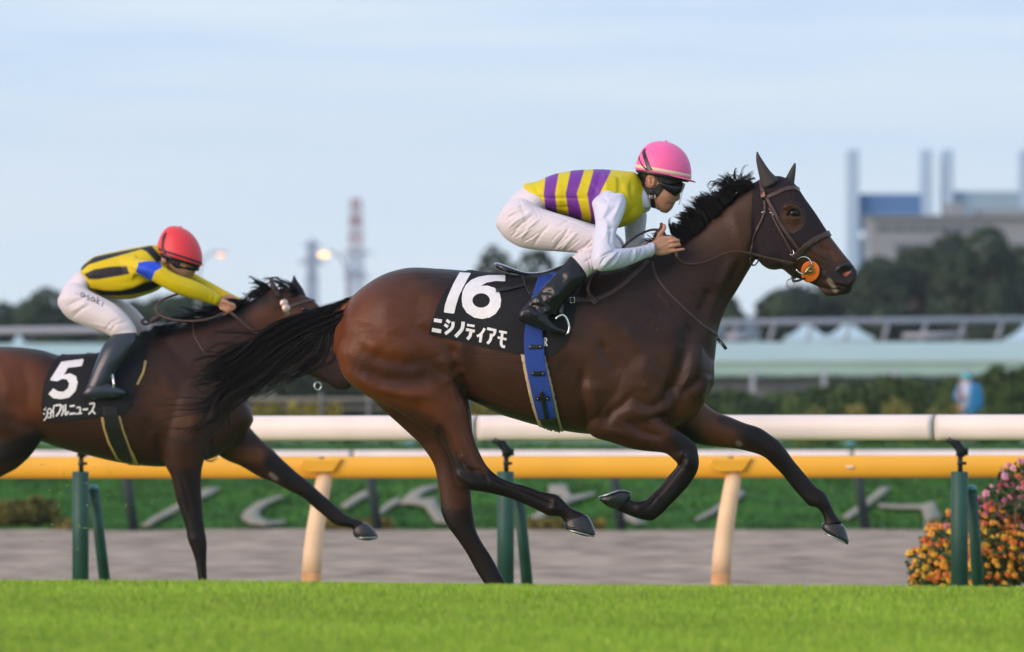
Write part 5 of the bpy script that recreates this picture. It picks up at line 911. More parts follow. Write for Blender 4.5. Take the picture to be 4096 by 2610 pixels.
BR = [(c2, [(215, 640), (280, 600), (360, 580)], 9, -.006), (c2, [(230, 700), (300, 640), (380, 600)], 9, .005), (c2, [(250, 760), (310, 680), (390, 620)], 8, -.006), (c2, [(310, 780), (370, 700), (440, 640)], 8, .005), (c2, [(190, 620), (240, 570), (330, 545)], 8, .005), (c2, [(540, 840), (600, 770), (640, 700)], 8, -.005), (c2, [(590, 850), (650, 780), (700, 730)], 8, .005), (c2, [(560, 700), (640, 650), (700, 640)], 8, -.003), (c2, [(680, 870), (750, 830), (800, 780)], 7, -.006), (c2, [(700, 880), (780, 860), (830, 820)], 6, .004),
 (c2, [(430, 600), (560, 620), (700, 680), (800, 730)], 3, -.004), (c2, [(300, 540), (340, 600), (350, 680)], 12, -.004), (c2, [(740, 940), (800, 900), (860, 880)], 7, -.004), (c2, [(400, 820), (450, 740), (510, 680)], 9, -.004)]
BR2 = [[(200, 660), (240, 620), (300, 600)], [(215, 700), (270, 650), (330, 625)], [(235, 740), (300, 690), (360, 650)], [(270, 775), (340, 730), (400, 690)], [(330, 800), (390, 770), (440, 730)], [(520, 800), (560, 750), (600, 720)], [(540, 850), (590, 810), (640, 760)], [(620, 860), (670, 820), (720, 780)], [(720, 870), (760, 850), (800, 820)], [(600, 700), (680, 690), (760, 720)], [(640, 740), (700, 730), (770, 750)], [(360, 530), (420, 590), (440, 640)], [(300, 500), (330, 560), (380, 600)], [(250, 560), (290, 600), (320, 650)], [(700, 880), (730, 930), (770, 960)], [(760, 880), (780, 930), (790, 990)], [(450, 620), (520, 660), (600, 680)]]
sculpt(me, [(f_, p_, w_*.7, a_*1.3) for f_, p_, w_, a_ in BR]+[(c2, p_, 3.4, -.0035) for p_ in BR2]+[(c2, [(x+7, y+5) for x, y in p_], 3.4, .0025) for p_ in BR2], HY); link('breeches', me, M_breech, jk)
footst = [(475, 1010, 470, 1062, -.355, .014), (515, 905, 498, 1092, -.355, .033), (640, 832, 600, 1142, -.355, .041), (780, 850, 720, 1192, -.355, .043), (900, 950, 820, 1228, -.355, .043), (980, 1085, 920, 1262, -.355, .044), (1080, 1165, 1030, 1290, -.355, .042), (1180, 1212, 1130, 1306, -.355, .036), (1238, 1250, 1215, 1302, -.355, .02)]
for s_ in (1, -1):
    mb = MB(); loft(mb, c2, [(a, b, c, d, y*s_, w_) for a, b, c, d, y, w_ in J1['boot']], HY, 4, 28); loft(mb, cb, [(a, b, c, d, y*s_, w_) for a, b, c, d, y, w_ in footst], HY, 4, 26, ex=2.3)
    me = remesh(mb, .0045, 6)
    if s_ == 1: sculpt(me, [(cb, [(580, 850), (700, 870), (780, 960), (850, 1010)], 8, -.006), (cb, [(640, 840), (760, 860), (900, 890)], 7, -.007), (cb, [(820, 660), (900, 640), (1000, 660)], 9, -.006), (cb, [(660, 760), (760, 740), (830, 830)], 10, .006), (cb, [(680, 890), (760, 990), (900, 960), (920, 900)], 8, .006), (cb, [(840, 560), (900, 480), (1020, 380)], 14, .005), (cb, [(1060, 560), (1140, 480), (1200, 380)], 12, -.004), (cb, [(1080, 300), (1120, 380), (1090, 430)], 8, -.004), (cb, [(820, 680), (850, 800), (960, 880)], 9, -.006), (cb, [(600, 900), (760, 1050), (860, 1120)], 5, .003), (cb, [(960, 760), (1040, 700), (1100, 720)], 14, .005), (cb, [(470, 1050), (600, 1110), (800, 1190), (1000, 1270)], 4, .004)], HY)
    link('boot', me, M_patent, jk)
# helmet
def helmet(par, f, ax0, ax1, top, wd, Y0, m, brim, liner, p=2.25, yo=0):
    A = P(*f(*ax0), Y0+yo); B = P(*f(*ax1), Y0+yo); T = P(*f(*top), Y0+yo); C = (A+B)/2; e = (B-A)/2; up = (T-C); up = up-e*(up.dot(e)/e.dot(e)); hh = up.length; sh = (T-C).dot(e)/e.dot(e)
    def R(h, g=1.0, n=40): s = max(0.0, 1-abs(h)**p)**(1/p); return [C+up*h+e*(math.cos(a)*s*g+sh*max(0, h)**1.5)+Vector((0, wd*math.sin(a)*s*g, 0)) for a in [2*PI*i/n for i in range(n)]]
    hs_ = [0, .05, .1, .18, .28, .38, .48, .58, .67, .75, .82, .88, .93, .965, .985, .997]
    mb = MB().rings([R(-.001, .97)]+[R(h) for h in hs_]); o = mb.build('cap_shell', m, par)
    MB().rings([R(-.09, .90), R(-.06, .955), R(0, .965), R(.03, .9)]).build('helmet_liner', liner, par)
    MB().ell(C+up*1.0+e*sh, (.010, .010, .006)).build('cap_button', m, o)
    # brim
    V = []; F = []; n = 24
    tip = P(*f(*brim), Y0+yo); bd = tip-B
    for i in range(n+1):
        a = -PI*.42+PI*.84*i/n; b0 = C+e*math.cos(a)*1.0+Vector((0, wd*math.sin(a), 0))+up*.02; k = max(0, math.cos(a*1.18))**.7
        V += [b0, b0+bd*k+Vector((0, wd*.1*math.sin(a)*k, 0))]
    F = [(2*i, 2*i+1, 2*i+3, 2*i+2) for i in range(n)]; q = MB().add(V, F).build('brim', m, o); s_ = q.modifiers.new('s', 'SOLIDIFY'); s_.thickness = .004
    return o, R, C
M_pinkc = mat('pink_cap_cloth', (.86, .12, .34), .5, bump=.18, bscale=30, wave=(1, 1, 3.5), sheen=.2); M_band = mat('cream_band', (.68, .56, .40), .6)
hel, RR, HC = helmet(jk, cj, (362, 640), (1264, 812), (862, 190), .125, HY, M_pinkc, (1345, 852), M_black)
mb = MB(); r0, r1 = RR(.055, 1.008), RR(.15, 1.010); MB().rings([RR(.05, .99), r0, r1, RR(.155, .99)], cap=False).build('cap_band', M_band, hel)
bvh1 = bvh_of(hel)
drape('goggle_strap', [[cj(*q) for q in [(540, 306), (528, 350), (560, 450), (600, 560), (650, 655), (560, 660), (540, 560), (500, 450), (482, 370), (503, 325)]], [cj(*q) for q in [(440, 426), (436, 462), (475, 550), (560, 640), (545, 660), (470, 565), (424, 468)]]], bvh1, M_black, jk, off=.003, thick=.002, step=4, Yd=HY)
bvj = bvh_of(jb)
drape('hair', [[cj(*q) for q in [(385, 650), (560, 650), (700, 680), (900, 740), (1100, 800), (1130, 860), (960, 870), (860, 950), (740, 850), (700, 770), (640, 715), (580, 722), (535, 770), (525, 870), (545, 935), (500, 940), (445, 872), (400, 860)]]], bvj, mat('dark_hair', (.012, .010, .010), .5, bump=.6, bscale=120), jk, off=.003, step=4, thick=.006)
drape('chin_harness', [[cj(*q) for q in [(545, 925), (600, 935), (680, 925), (740, 870), (810, 900), (815, 960), (780, 1020), (740, 1070), (690, 1090), (610, 1075), (560, 1040), (520, 980), (505, 900)]]], bvj, M_bleath, jk, off=.004, step=4, thick=.007)
drape('chin_strap', [[cj(*q) for q in stroke([(640, 1080), (650, 1170), (670, 1260), (720, 1310)], 17*4)]], bvj, M_black, jk, off=.004, step=4, thick=.003)
bk = hit(bvj, *cj(640, 1075))[0].y-.014; MB().tube([P(*cj(*q), bk) for q in [(592, 1040), (600, 1105), (692, 1098), (684, 1042)]], .0022, 6).build('buckle', M_iron, jk)
MB().tube([P(*cj(*q), bk) for q in [(594, 1072), (688, 1070)]], .0018, 6).build('buckle_bar', M_iron, jk)
mb = MB(); loft(mb, cj, [(760, 800, 775, 940, 0, .083), (850, 820, 835, 1000, 0, .089), (940, 835, 925, 1055, 0, .088), (1030, 845, 995, 1088, 0, .080), (1110, 852, 1062, 1068, 0, .064), (1166, 865, 1132, 985, 0, .042)], HY, 4, 28, ex=2.6); mb.build('goggles', mat('goggle_lens', (.006, .006, .009), .22, spec=.3, coat=.15), jk)
M_clear = bpy.data.materials.new('clear_visor'); M_clear.use_nodes = True; b_ = M_clear.node_tree.nodes['Principled BSDF']; b_.inputs['Base Color'].default_value = (.9, .9, .92, 1); b_.inputs['Alpha'].default_value = .4; b_.inputs['Roughness'].default_value = .1
V = []; n = 14
for i in range(n+1):
    a = -1.0+2.0*i/n; xo = -70*(1-math.cos(a)); V += [P(*cj(1175+xo, 868), HY+.075*math.sin(a)), P(*cj(1088+xo*.8, 1212), HY+.055*math.sin(a))]
o = MB().add(V, [(2*i, 2*i+1, 2*i+3, 2*i+2) for i in range(n)]).build('clear_visor', M_clear, jk)
# ---------------------------------------------------------------- rear horse and rider (ten metres farther back)
RY = 50.0
M_bay2 = coat('bay_coat_rear', .5)
mb = MB()
loft(mb, N_, [(-230, 1480, -235, 1600, 0, .13), (-185, 1430, -195, 1680, 0, .21), (-110, 1395, -120, 1720, 0, .26), (-20, 1388, -20, 1740, 0, .28), (80, 1390, 70, 1745, 0, .285), (170, 1402, 175, 1770, 0, .285), (240, 1422, 260, 1800, 0, .30), (330, 1422, 350, 1822, 0, .31), (430, 1410, 450, 1846, 0, .305), (520, 1378, 550, 1862, 0, .285), (600, 1345, 660, 1868, 0, .255), (680, 1345, 760, 1850, 0, .235), (760, 1385, 850, 1835, 0, .22), (850, 1450, 930, 1785, 0, .20), (930, 1540, 985, 1735, 0, .165), (985, 1610, 1008, 1695, 0, .11)], RY, 4, 40, ex=2.25)
loft(mb, N_, [(560, 1335, 900, 1770, 0, .20), (640, 1312, 985, 1640, 0, .185), (740, 1298, 1002, 1520, 0, .155), (850, 1275, 1035, 1430, 0, .125), (940, 1240, 1075, 1375, 0, .105), (1010, 1200, 1110, 1345, 0, .092), (1060, 1168, 1130, 1335, 0, .086), (1100, 1150, 1150, 1330, 0, .083)], RY, 4, 28)
loft(mb, N_, [(1115, 1155, 1130, 1330, 0, .07), (1150, 1158, 1140, 1390, 0, .085), (1192, 1176, 1150, 1430, 0, .098), (1240, 1192, 1170, 1465, 0, .10), (1280, 1228, 1200, 1485, 0, .094), (1305, 1278, 1230, 1500, 0, .08), (1330, 1345, 1262, 1515, 0, .066), (1352, 1405, 1290, 1528, 0, .06), (1380, 1455, 1315, 1542, 0, .058), (1402, 1495, 1338, 1556, 0, .055), (1412, 1525, 1365, 1562, 0, .045), (1405, 1545, 1385, 1560, 0, .03)], RY, 4, 28, ex=2.3)
loft(mb, N_, [(860, 1500, 640, 1560, -.13, .10), (870, 1650, 640, 1700, -.14, .115), (850, 1760, 645, 1790, -.14, .10), (815, 1850, 660, 1862, -.14, .075), (806, 1906, 684, 1908, -.14, .062), (807, 1972, 698, 1974, -.14, .053), (811, 2039, 718, 2040, -.14, .045), (820, 2118, 741, 2110, -.14, .042), (828, 2165, 750, 2160, -.14, .042), (828, 2205, 768, 2205, -.14, .038), (827, 2245, 780, 2245, -.14, .030), (829, 2304, 790, 2304, -.14, .028), (836, 2365, 795, 2370, -.14, .03), (848, 2400, 798, 2415, -.14, .036), (868, 2432, 815, 2450, -.14, .032), (885, 2450, 818, 2475, -.14, .038)], RY, 4, 22)
loft(mb, N_, [(930, 1600, 830, 1790, .13, .10), (985, 1690, 900, 1840, .13, .095), (1043, 1757, 963, 1866, .13, .075), (1096, 1804, 1035, 1908, .13, .060), (1143, 1850, 1096, 1932, .13, .050), (1200, 1900, 1150, 1962, .13, .043), (1240, 1930, 1190, 1980, .13, .043), (1270, 1960, 1218, 1998, .13, .040), (1305, 1990, 1255, 2032, .13, .031), (1345, 2026, 1296, 2066, .13, .028), (1380, 2056, 1335, 2098, .13, .032), (1412, 2072, 1368, 2108, .13, .035), (1440, 2082, 1402, 2112, .13, .031), (1466, 2094, 1412, 2128, .13, .038)], RY, 4, 22)
def hind5(dx, y): return [(170+dx, 1480, -200+dx, 1560, y, .12), (190+dx, 1600, -170+dx, 1660, y, .135), (195+dx, 1690, -110+dx, 1720, y, .125), (150+dx, 1790, -70+dx, 1720, y, .10), (75+dx, 1870, -60+dx, 1760, y, .08), (0+dx, 1912, -120+dx, 1820, y, .06), (-80+dx, 1975, -180+dx, 1890, y, .05), (-150+dx, 2045, -245+dx, 1965, y, .046), (-200+dx, 2090, -290+dx, 2040, y, .042), (-245+dx, 2150, -315+dx, 2120, y, .034), (-285+dx, 2230, -335+dx, 2220, y, .03), (-300+dx, 2300, -355+dx, 2290, y, .035), (-330+dx, 2360, -375+dx, 2335, y, .032), (-350+dx, 2400, -405+dx, 2370, y, .038)]
loft(mb, N_, hind5(0, -.15), RY, 4, 22); loft(mb, N_, hind5(-110, .15), RY, 4, 22)
me = remesh(mb, .0115, 4)
sculpt(me, [(c5, [(0, 1100), (60, 1250), (40, 1400)], 26, .008), (c5, [(150, 1080), (200, 1250), (190, 1450)], 24, -.008), (c5, [(60, 1480), (150, 1540), (280, 1560)], 20, -.010), (c5, [(1500, 1100), (1560, 1300), (1500, 1500)], 34, -.008), (c5, [(1180, 1150), (1260, 1300), (1350, 1420)], 24, .008), (c5, [(1330, 1300), (1420, 1450), (1400, 1600)], 30, .010), (c5, [(1600, 900), (1700, 850), (1850, 830)], 20, -.006), (c5, [(1500, 950), (1650, 930)], 22, .005), (c6, [(960, 200), (960, 300), (1000, 390)], 18, -.012), (c6, [(1180, 150), (1250, 280), (1330, 350)], 22, -.010), (c6, [(850, 130), (900, 180), (860, 230)], 22, -.006), (c6, [(1060, 400), (1120, 550), (1150, 700)], 7, -.006), (c6, [(1600, 330), (1750, 440), (1850, 520)], 9, -.006), (c6, [(1500, 300), (1650, 430), (1760, 510)], 8, .005), (c6, [(1150, 830), (1200, 850), (1220, 900)], 9, .004), (c5, [(1950, 700), (2050, 760), (2150, 800)], 14, -.005), (c5, [(2080, 650), (2200, 700)], 8, .004)], RY)
B2 = (.036, .0140, .0072)
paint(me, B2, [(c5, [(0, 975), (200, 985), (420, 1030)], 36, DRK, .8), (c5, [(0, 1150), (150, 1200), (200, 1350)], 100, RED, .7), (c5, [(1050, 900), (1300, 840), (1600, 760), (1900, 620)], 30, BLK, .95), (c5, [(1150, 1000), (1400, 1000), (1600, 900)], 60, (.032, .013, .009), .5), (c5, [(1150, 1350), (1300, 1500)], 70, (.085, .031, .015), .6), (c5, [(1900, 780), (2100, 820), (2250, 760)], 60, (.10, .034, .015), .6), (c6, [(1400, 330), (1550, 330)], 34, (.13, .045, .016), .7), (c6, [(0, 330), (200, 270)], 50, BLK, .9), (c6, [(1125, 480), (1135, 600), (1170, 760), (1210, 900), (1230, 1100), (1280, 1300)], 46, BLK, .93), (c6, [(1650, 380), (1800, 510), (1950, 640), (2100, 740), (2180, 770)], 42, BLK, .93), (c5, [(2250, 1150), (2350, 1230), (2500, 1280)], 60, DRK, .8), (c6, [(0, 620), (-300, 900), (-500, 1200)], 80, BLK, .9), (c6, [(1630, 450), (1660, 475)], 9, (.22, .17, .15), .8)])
horse2 = empty('racehorse', P(400, 2500, RY), 'brown racehorse wearing the black number 5 cloth, behind the leading horse', 'horse')
HB2 = link('body', me, M_bay2, horse2); bv2 = bvh_of(HB2)
p_, _ = hit(bv2, 1218, 1238); MB().ell(p_+Vector((0, .008, 0)), (.026, .018, .020)).build('eye', M_eye, horse2)
hoof(horse2, N_, [(1466, 2092, 1411, 2120, .038), (1490, 2112, 1413, 2140, .046), (1508, 2136, 1430, 2156, .046), (1513, 2148, 1460, 2163, .034)], RY, .13, [(1418, 2152), (1512, 2150)])
hoof(horse2, N_, [(886, 2452, 820, 2475, .038), (905, 2480, 822, 2495, .046), (915, 2508, 825, 2510, .05)], RY, -.14, [(828, 2514), (916, 2512)])
loft(MB(), c5, [(1968, 600, 2050, 610, -.05, .03), (1955, 545, 2012, 556, -.055, .026), (1945, 500, 1980, 510, -.058, .018), (1942, 468, 1952, 470, -.06, .005)], RY, 4, 18).build('ear', mat('ear_coat', (.03, .016, .012), .6), horse2)
loft(MB(), c5, [(2060, 610, 2210, 610, .03, .035), (2085, 550, 2185, 550, .04, .03), (2106, 495, 2150, 500, .05, .02), (2119, 455, 2126, 457, .055, .005)], RY, 4, 18).build('ear', M_hair, horse2)
def mane2(name, rows, n, seg=9):
    gs = []
    for pts, w_, sp in rows: gs.append(([P(*c5(x, y), RY+yo) for x, y, yo in pts], w_, sp))
    return hair(name, gs, n, M_hair, horse2, r=.0022, seg=seg, wob=.02)
mane2('mane', [([(1180, 850, 0), (1120, 860, -.12), (1060, 900, -.2), (1020, 960, -.24)], 2, .03), ([(1400, 810, 0), (1320, 800, -.05), (1220, 810, -.1), (1120, 850, -.14)], 2, .02), ([(1550, 760, 0), (1450, 730, -.03), (1370, 720, -.05), (1330, 700, -.06)], 2, .02), ([(1750, 690, 0), (1640, 680, -.03), (1540, 710, -.06), (1440, 740, -.08)], 2, .02),
 ([(1900, 620, 0), (1850, 590, -.02), (1780, 620, -.04), (1730, 680, -.06)], 3, .02), ([(1960, 600, 0), (1930, 540, -.01), (1850, 500, -.02), (1780, 465, -.03)], 2, .012), ([(1950, 600, 0), (1900, 560, -.01), (1830, 570, -.03), (1765, 600, -.04)], 1.5, .012), ([(2060, 590, 0), (2010, 520, 0), (1930, 500, 0), (1840, 520, 0)], 1.5, .012), ([(2110, 560, 0), (2080, 490, 0), (2040, 475, 0), (2000, 490, 0)], 1, .01), ([(2150, 580, 0), (2120, 560, -.06), (2050, 540, -.05), (1980, 600, -.06)], 2.5, .02)], 900)
sc2 = empty('saddle_cloth', P(300, 1500, RY), 'black number 5 saddle cloth with white lettering under the rear rider', 'saddle cloth')
poly5 = [c5(*q) for q in [(440, 1040), (385, 1090), (345, 1160), (320, 1230), (305, 1310), (300, 1400), (308, 1470), (322, 1512), (500, 1500), (700, 1478), (850, 1478), (905, 1445), (945, 1400), (985, 1290), (1015, 1180), (1052, 1060), (1075, 950), (1060, 905), (980, 925), (860, 985), (700, 1024), (620, 1020), (560, 1030)]]
CP2 = shell('cloth_panel', HB2, poly5, M_cloth, sc2, .008, Y0=RY); overback('cloth_top', [HB2], 246, 590, .17, M_cloth, sc2, .010, Y0=RY); bvC2 = bvh_of(HB2, CP2)
drape('number', [[c5(*q) for q in [(443, 1082), (600, 1062), (604, 1068), (592, 1110), (586, 1114), (490, 1126), (462, 1176), (505, 1165), (548, 1185), (562, 1232), (545, 1295), (498, 1338), (440, 1350), (385, 1342), (352, 1314), (354, 1306), (386, 1272), (418, 1293), (458, 1297), (490, 1272), (500, 1238), (482, 1208), (450, 1204), (412, 1222), (366, 1215), (363, 1208)]]], bvC2, M_print, sc2, off=.004, step=6, Yd=RY)
k5 = [([(318, 1420), (330, 1428)], 9), ([(313, 1450), (325, 1458)], 9), ([(345, 1425), (340, 1470), (318, 1502)], 10), ([(330, 1408), (335, 1416)], 6), ([(348, 1420), (368, 1422), (368, 1482)], 9), ([(348, 1450), (368, 1450)], 8), ([(346, 1480), (368, 1480)], 9), ([(392, 1392), (385, 1425), (370, 1445)], 10), ([(386, 1420), (386, 1480)], 10), ([(398, 1396), (440, 1392), (432, 1435), (405, 1472)], 13), ([(456, 1392), (456, 1440), (444, 1468)], 11), ([(474, 1386), (474, 1462), (496, 1435)], 12), ([(504, 1400), (540, 1396)], 13), ([(500, 1455), (545, 1451)], 14), ([(552, 1412), (578, 1409), (577, 1450)], 11), ([(548, 1455), (592, 1450)], 12), ([(597, 1424), (636, 1420)], 14), ([(645, 1385), (680, 1380), (668, 1425), (640, 1458)], 12), ([(664, 1430), (688, 1455)], 12)]
for k, (pts, w_) in enumerate(k5): drape('lettering', [[tuple(q) for q in stroke([c5(*p) for p in pts], w_/1.8)]], bvC2, M_print, sc2, off=.004+.0004*(k % 3), step=4, Yd=RY)
sad2 = empty('saddle', P(400, 1420, RY), 'black racing saddle and girth on the rear horse', 'saddle')
loft(MB(), c5, [(628, 1006, 632, 1040, 0, .07), (690, 1010, 700, 1060, 0, .10), (790, 1010, 800, 1070, 0, .09), (900, 960, 910, 1040, 0, .08), (980, 900, 1000, 1000, 0, .06)], RY, 4, 20).build('seat', M_satin, sad2)
M_gold = fabric('tan_edging', (.50, .34, .12), .8, .3, 200)
G2 = shell('girth', HB2, [c6(*q) for q in [(604, 100), (620, 170), (650, 260), (700, 352), (760, 385), (840, 392), (785, 285), (745, 180), (722, 96)]], M_gold, sad2, .007, Y0=RY); bvG2 = bvh_of(HB2, CP2, G2)
drape('overgirth', [[c6(*q) for q in [(616, 40), (632, 170), (662, 255), (712, 350), (740, 372), (800, 380), (770, 285), (732, 180), (708, 92), (700, 40)]]], bvG2, M_bleath, sad2, off=.007, step=8, Yd=RY, thick=.003)
drape('pad_edge', [[tuple(q) for q in stroke([c5(*p) for p in [(1052, 1075), (1035, 1150), (1010, 1210), (990, 1248)]], 9)]], bvC2, M_gold, sad2, off=.010, step=6, Yd=RY, thick=.003)
MB().tube([P(*c5(*q), RY-.38) for q in [(812, 1170), (822, 1240), (812, 1330)]], .007, 8).build('stirrup_iron', M_iron, sad2)
br2 = empty('bridle', P(1150, 1250, RY), 'brown bridle with round steel buckles and reins on the rear horse', 'bridle')
def s5(name, f, pts, w_, m, off=.006): return drape(name, [[tuple(q) for q in stroke([f(*p) for p in pts], w_)]], bv2, m, br2, off=off, step=5, Yd=RY, thick=.003)
s5('browband', c5, [(2075, 690), (2150, 660), (2230, 640), (2285, 630)], 11, M_leath); s5('cheek_strap', c5, [(2055, 640), (2070, 700), (2080, 790), (2090, 860)], 9, M_leath); s5('cheek_strap', c5, [(2075, 700), (2110, 780), (2160, 900), (2200, 1000)], 8, M_leath, .008); s5('noseband', c5, [(2230, 1100), (2320, 1020), (2400, 980)], 14, M_leath)
s5('martingale_strap', c5, [(1392, 800), (1400, 880), (1435, 950), (1490, 1035)], 6, M_leath)
for x, y in ((2052, 660), (2068, 695)): q, n = hit(bv2, *c5(x, y)); MB().ell(q+n*.008, (.027, .008, .027)).build('rosette', mat('rosette_metal', (.55, .42, .36), .4, metal=.8) if 'rosette_metal' not in bpy.data.materials else bpy.data.materials['rosette_metal'], br2)
MB().tube(ring(D, 747, 908, 8, 9, RY-.05, 0), .004, 8).build('bit_ring', M_iron, br2)
MB().tube([Vector(v) for v in cat([tuple(P(*c5(x, y), RY+o)) for x, y, o in [(1640, 700, -.13), (1720, 770, -.14), (1830, 860, -.135), (1960, 950, -.12), (2150, 1060, -.1)]], 4)], .009, 8, .5).build('rein', M_leath, br2)
MB().tube([Vector(v) for v in cat([tuple(P(*c5(x, y), RY+o)) for x, y, o in [(1640, 710, -.13), (1540, 760, -.2), (1400, 785, -.2), (1250, 775, -.18), (1150, 740, -.15), (1125, 690, -.14), (1170, 630, -.13), (1290, 585, -.12)]], 4)], .0075, 8, .5).build('rein_loop', M_leath, br2)
wh = empty('whip', P(*c5(1100, 760), RY), 'dark braided whip with a curled brown end beside the rear rider\'s knee', 'whip')
MB().tube([Vector(v) for v in cat([tuple(P(*c5(x, y), RY-.12)) for x, y in [(1160, 745), (1110, 775), (1085, 795), (1060, 808), (1030, 800), (1028, 780), (1048, 775)]], 4)], [.016]*8+[.009]*17, 8).build('handle', M_leath, wh)
# rider
jr = J('person', P(450, 1200, RY), 'jockey in yellow and black striped shirt and red cap on the rear horse')
J2 = dict(torso=[(585, 405, 640, 500, 0, .13), (625, 355, 655, 570, 0, .15), (700, 313, 740, 604, 0, .165), (820, 285, 850, 628, 0, .175), (930, 263, 960, 622, 0, .175), (1020, 246, 1050, 598, 0, .165), (1100, 236, 1130, 568, 0, .13), (1150, 240, 1180, 530, 0, .09)],
 pelvis=[(625, 440, 655, 540, 0, .13), (570, 425, 640, 610, 0, .15), (505, 480, 600, 700, 0, .165), (452, 550, 540, 760, 0, .15), (432, 620, 465, 720, 0, .11)],
 thigh=[(430, 600, 430, 690, -.09, .07), (475, 530, 470, 745, -.11, .11), (560, 510, 530, 788, -.13, .115), (660, 572, 610, 818, -.16, .11), (760, 622, 700, 852, -.19, .10), (850, 675, 780, 886, -.22, .09), (925, 750, 810, 900, -.24, .075), (978, 830, 850, 900, -.25, .055), (980, 880, 900, 900, -.25, .03)],
 shin=[(810, 850, 985, 845, -.25, .055), (815, 885, 990, 878, -.26, .055)],
 boot=[(812, 882, 992, 872, -.26, .062), (775, 925, 985, 930, -.29, .064), (735, 975, 950, 990, -.31, .062), (700, 1060, 900, 1060, -.33, .056), (668, 1140, 850, 1130, -.34, .050), (640, 1220, 805, 1215, -.35, .044), (625, 1262, 790, 1262, -.35, .042)],
 foot=[(606, 1290, 604, 1325, -.355, .02), (650, 1240, 640, 1345, -.355, .036), (720, 1235, 700, 1350, -.355, .042), (790, 1245, 780, 1345, -.355, .04), (860, 1265, 850, 1335, -.355, .035), (905, 1290, 900, 1320, -.355, .02)],
 arm=[(950, 320, 930, 470, -.13, .075), (1060, 342, 1000, 455, -.18, .08), (1160, 378, 1090, 492, -.21, .072), (1240, 428, 1190, 548, -.22, .062), (1300, 456, 1260, 582, -.22, .055), (1400, 492, 1365, 617, -.20, .052), (1500, 542, 1455, 642, -.17, .045), (1592, 602, 1560, 674, -.13, .036)],
 arm2=[(1180, 340, 1160, 470, .15, .07), (1370, 425, 1340, 520, .16, .05), (1500, 493, 1460, 562, .15, .045), (1620, 560, 1580, 622, .12, .04), (1765, 634, 1740, 668, .06, .032)])
hs2 = [J2['pelvis'], J2['thigh'], mir(J2['thigh'], 105), J2['shin'], mir(J2['shin'], 105)]
body = MB(); loft(body, c5, J2['torso'], RY, 3, 22, grow=-.020)
for st in hs2+[J2['boot'], mir(J2['boot'], 60), J2['foot'], J2['arm'], J2['arm2']]: loft(body, c5, st, RY, 3, 18, grow=-.018)
loft(body, c5, [(1100, 260, 1110, 450, 0, .06), (1160, 270, 1180, 420, 0, .058), (1210, 280, 1240, 420, 0, .058)], RY, 3, 18)
loft(body, c5, [(1190, 170, 1380, 210, 0, .06), (1150, 240, 1425, 300, 0, .078), (1140, 300, 1435, 380, 0, .083), (1160, 340, 1425, 412, 0, .082), (1190, 378, 1400, 440, 0, .077), (1225, 412, 1378, 462, 0, .068), (1262, 440, 1358, 480, 0, .055), (1300, 462, 1340, 494, 0, .036)], RY, 3, 24)
body.ell(P(*c5(1183, 345), RY-.082), (.020, .010, .026)); loft(body, c5, [(1385, 425, 1412, 428, 0, .012), (1370, 445, 1402, 452, 0, .017), (1365, 458, 1392, 462, 0, .012)], RY, 3, 12)
def hand2(mb, yo, dx, dy):
    loft(mb, c5, [(1575+dx, 615+dy, 1560+dx, 668+dy, yo, .025), (1610+dx, 618+dy, 1590+dx, 695+dy, yo, .026), (1655+dx, 645+dy, 1620+dx, 715+dy, yo, .024), (1680+dx, 665+dy, 1650+dx, 722+dy, yo, .018)], RY, 3, 18)
    for i in range(4): x, y = 1690-i*20+dx, 672+i*11+dy; chain(mb, c5, [(x-35, y-12, yo-.01, .0115), (x, y, yo-.018, .0112), (x-2, y+24, yo-.012, .010), (x-22, y+26, yo+.006, .009)], RY)
    chain(mb, c5, [(1600+dx, 640+dy, yo-.02, .013), (1640+dx, 650+dy, yo-.03, .0115), (1668+dx, 672+dy, yo-.03, .010)], RY)
hand2(body, -.12, 0, 0); hand2(body, .05, 55, -25)
me = remesh(body, .0055, 3); paint(me, SK, [(c5, [(1690, 700), (1620, 720)], 20, (.50, .20, .14), .4)]); jb2 = link('body', me, M_skin, jr); bj2 = bvh_of(jb2)
mb = MB(); loft(mb, c5, J2['torso'], RY, 4, 32, ex=2.2); loft(mb, c5, [(880, 300, 880, 520, -.10, .07), (980, 310, 960, 500, -.13, .08)], RY, 3, 20); loft(mb, c5, J2['arm'], RY, 4, 24); loft(mb, c5, J2['arm2'], RY, 4, 20)
me = remesh(mb, .0055, 4)
sculpt(me, [(c5, [(920, 400), (980, 440), (1080, 470)], 9, -.008), (c5, [(940, 420), (1000, 470), (1060, 490)], 7, .006), (c5, [(620, 460), (640, 540)], 8, -.004), (c5, [(1100, 470), (1150, 510), (1200, 540)], 8, .004), (c5, [(1200, 440), (1300, 500), (1400, 540)], 6, -.003), (c5, [(1480, 560), (1510, 600), (1500, 640)], 5, -.003), (c5, [(860, 540), (960, 530), (1040, 500)], 9, .005), (c5, [(1180, 400), (1230, 440), (1300, 470)], 8, .004), (c5, [(760, 340), (860, 330)], 12, .003), (c5, [(1520, 560), (1550, 600), (1535, 655)], 4, -.004)], RY)
a_, n_ = getv(me); px = topx(a_); Q = np.stack([px[:, 0]*1.8046, (px[:, 1]-850)*1.8046], 1); C = np.tile(np.array([(.68, .50, .007)]), (len(a_), 1)); ontorso = a_[:, 1] > RY-.175-.0*px[:, 0]
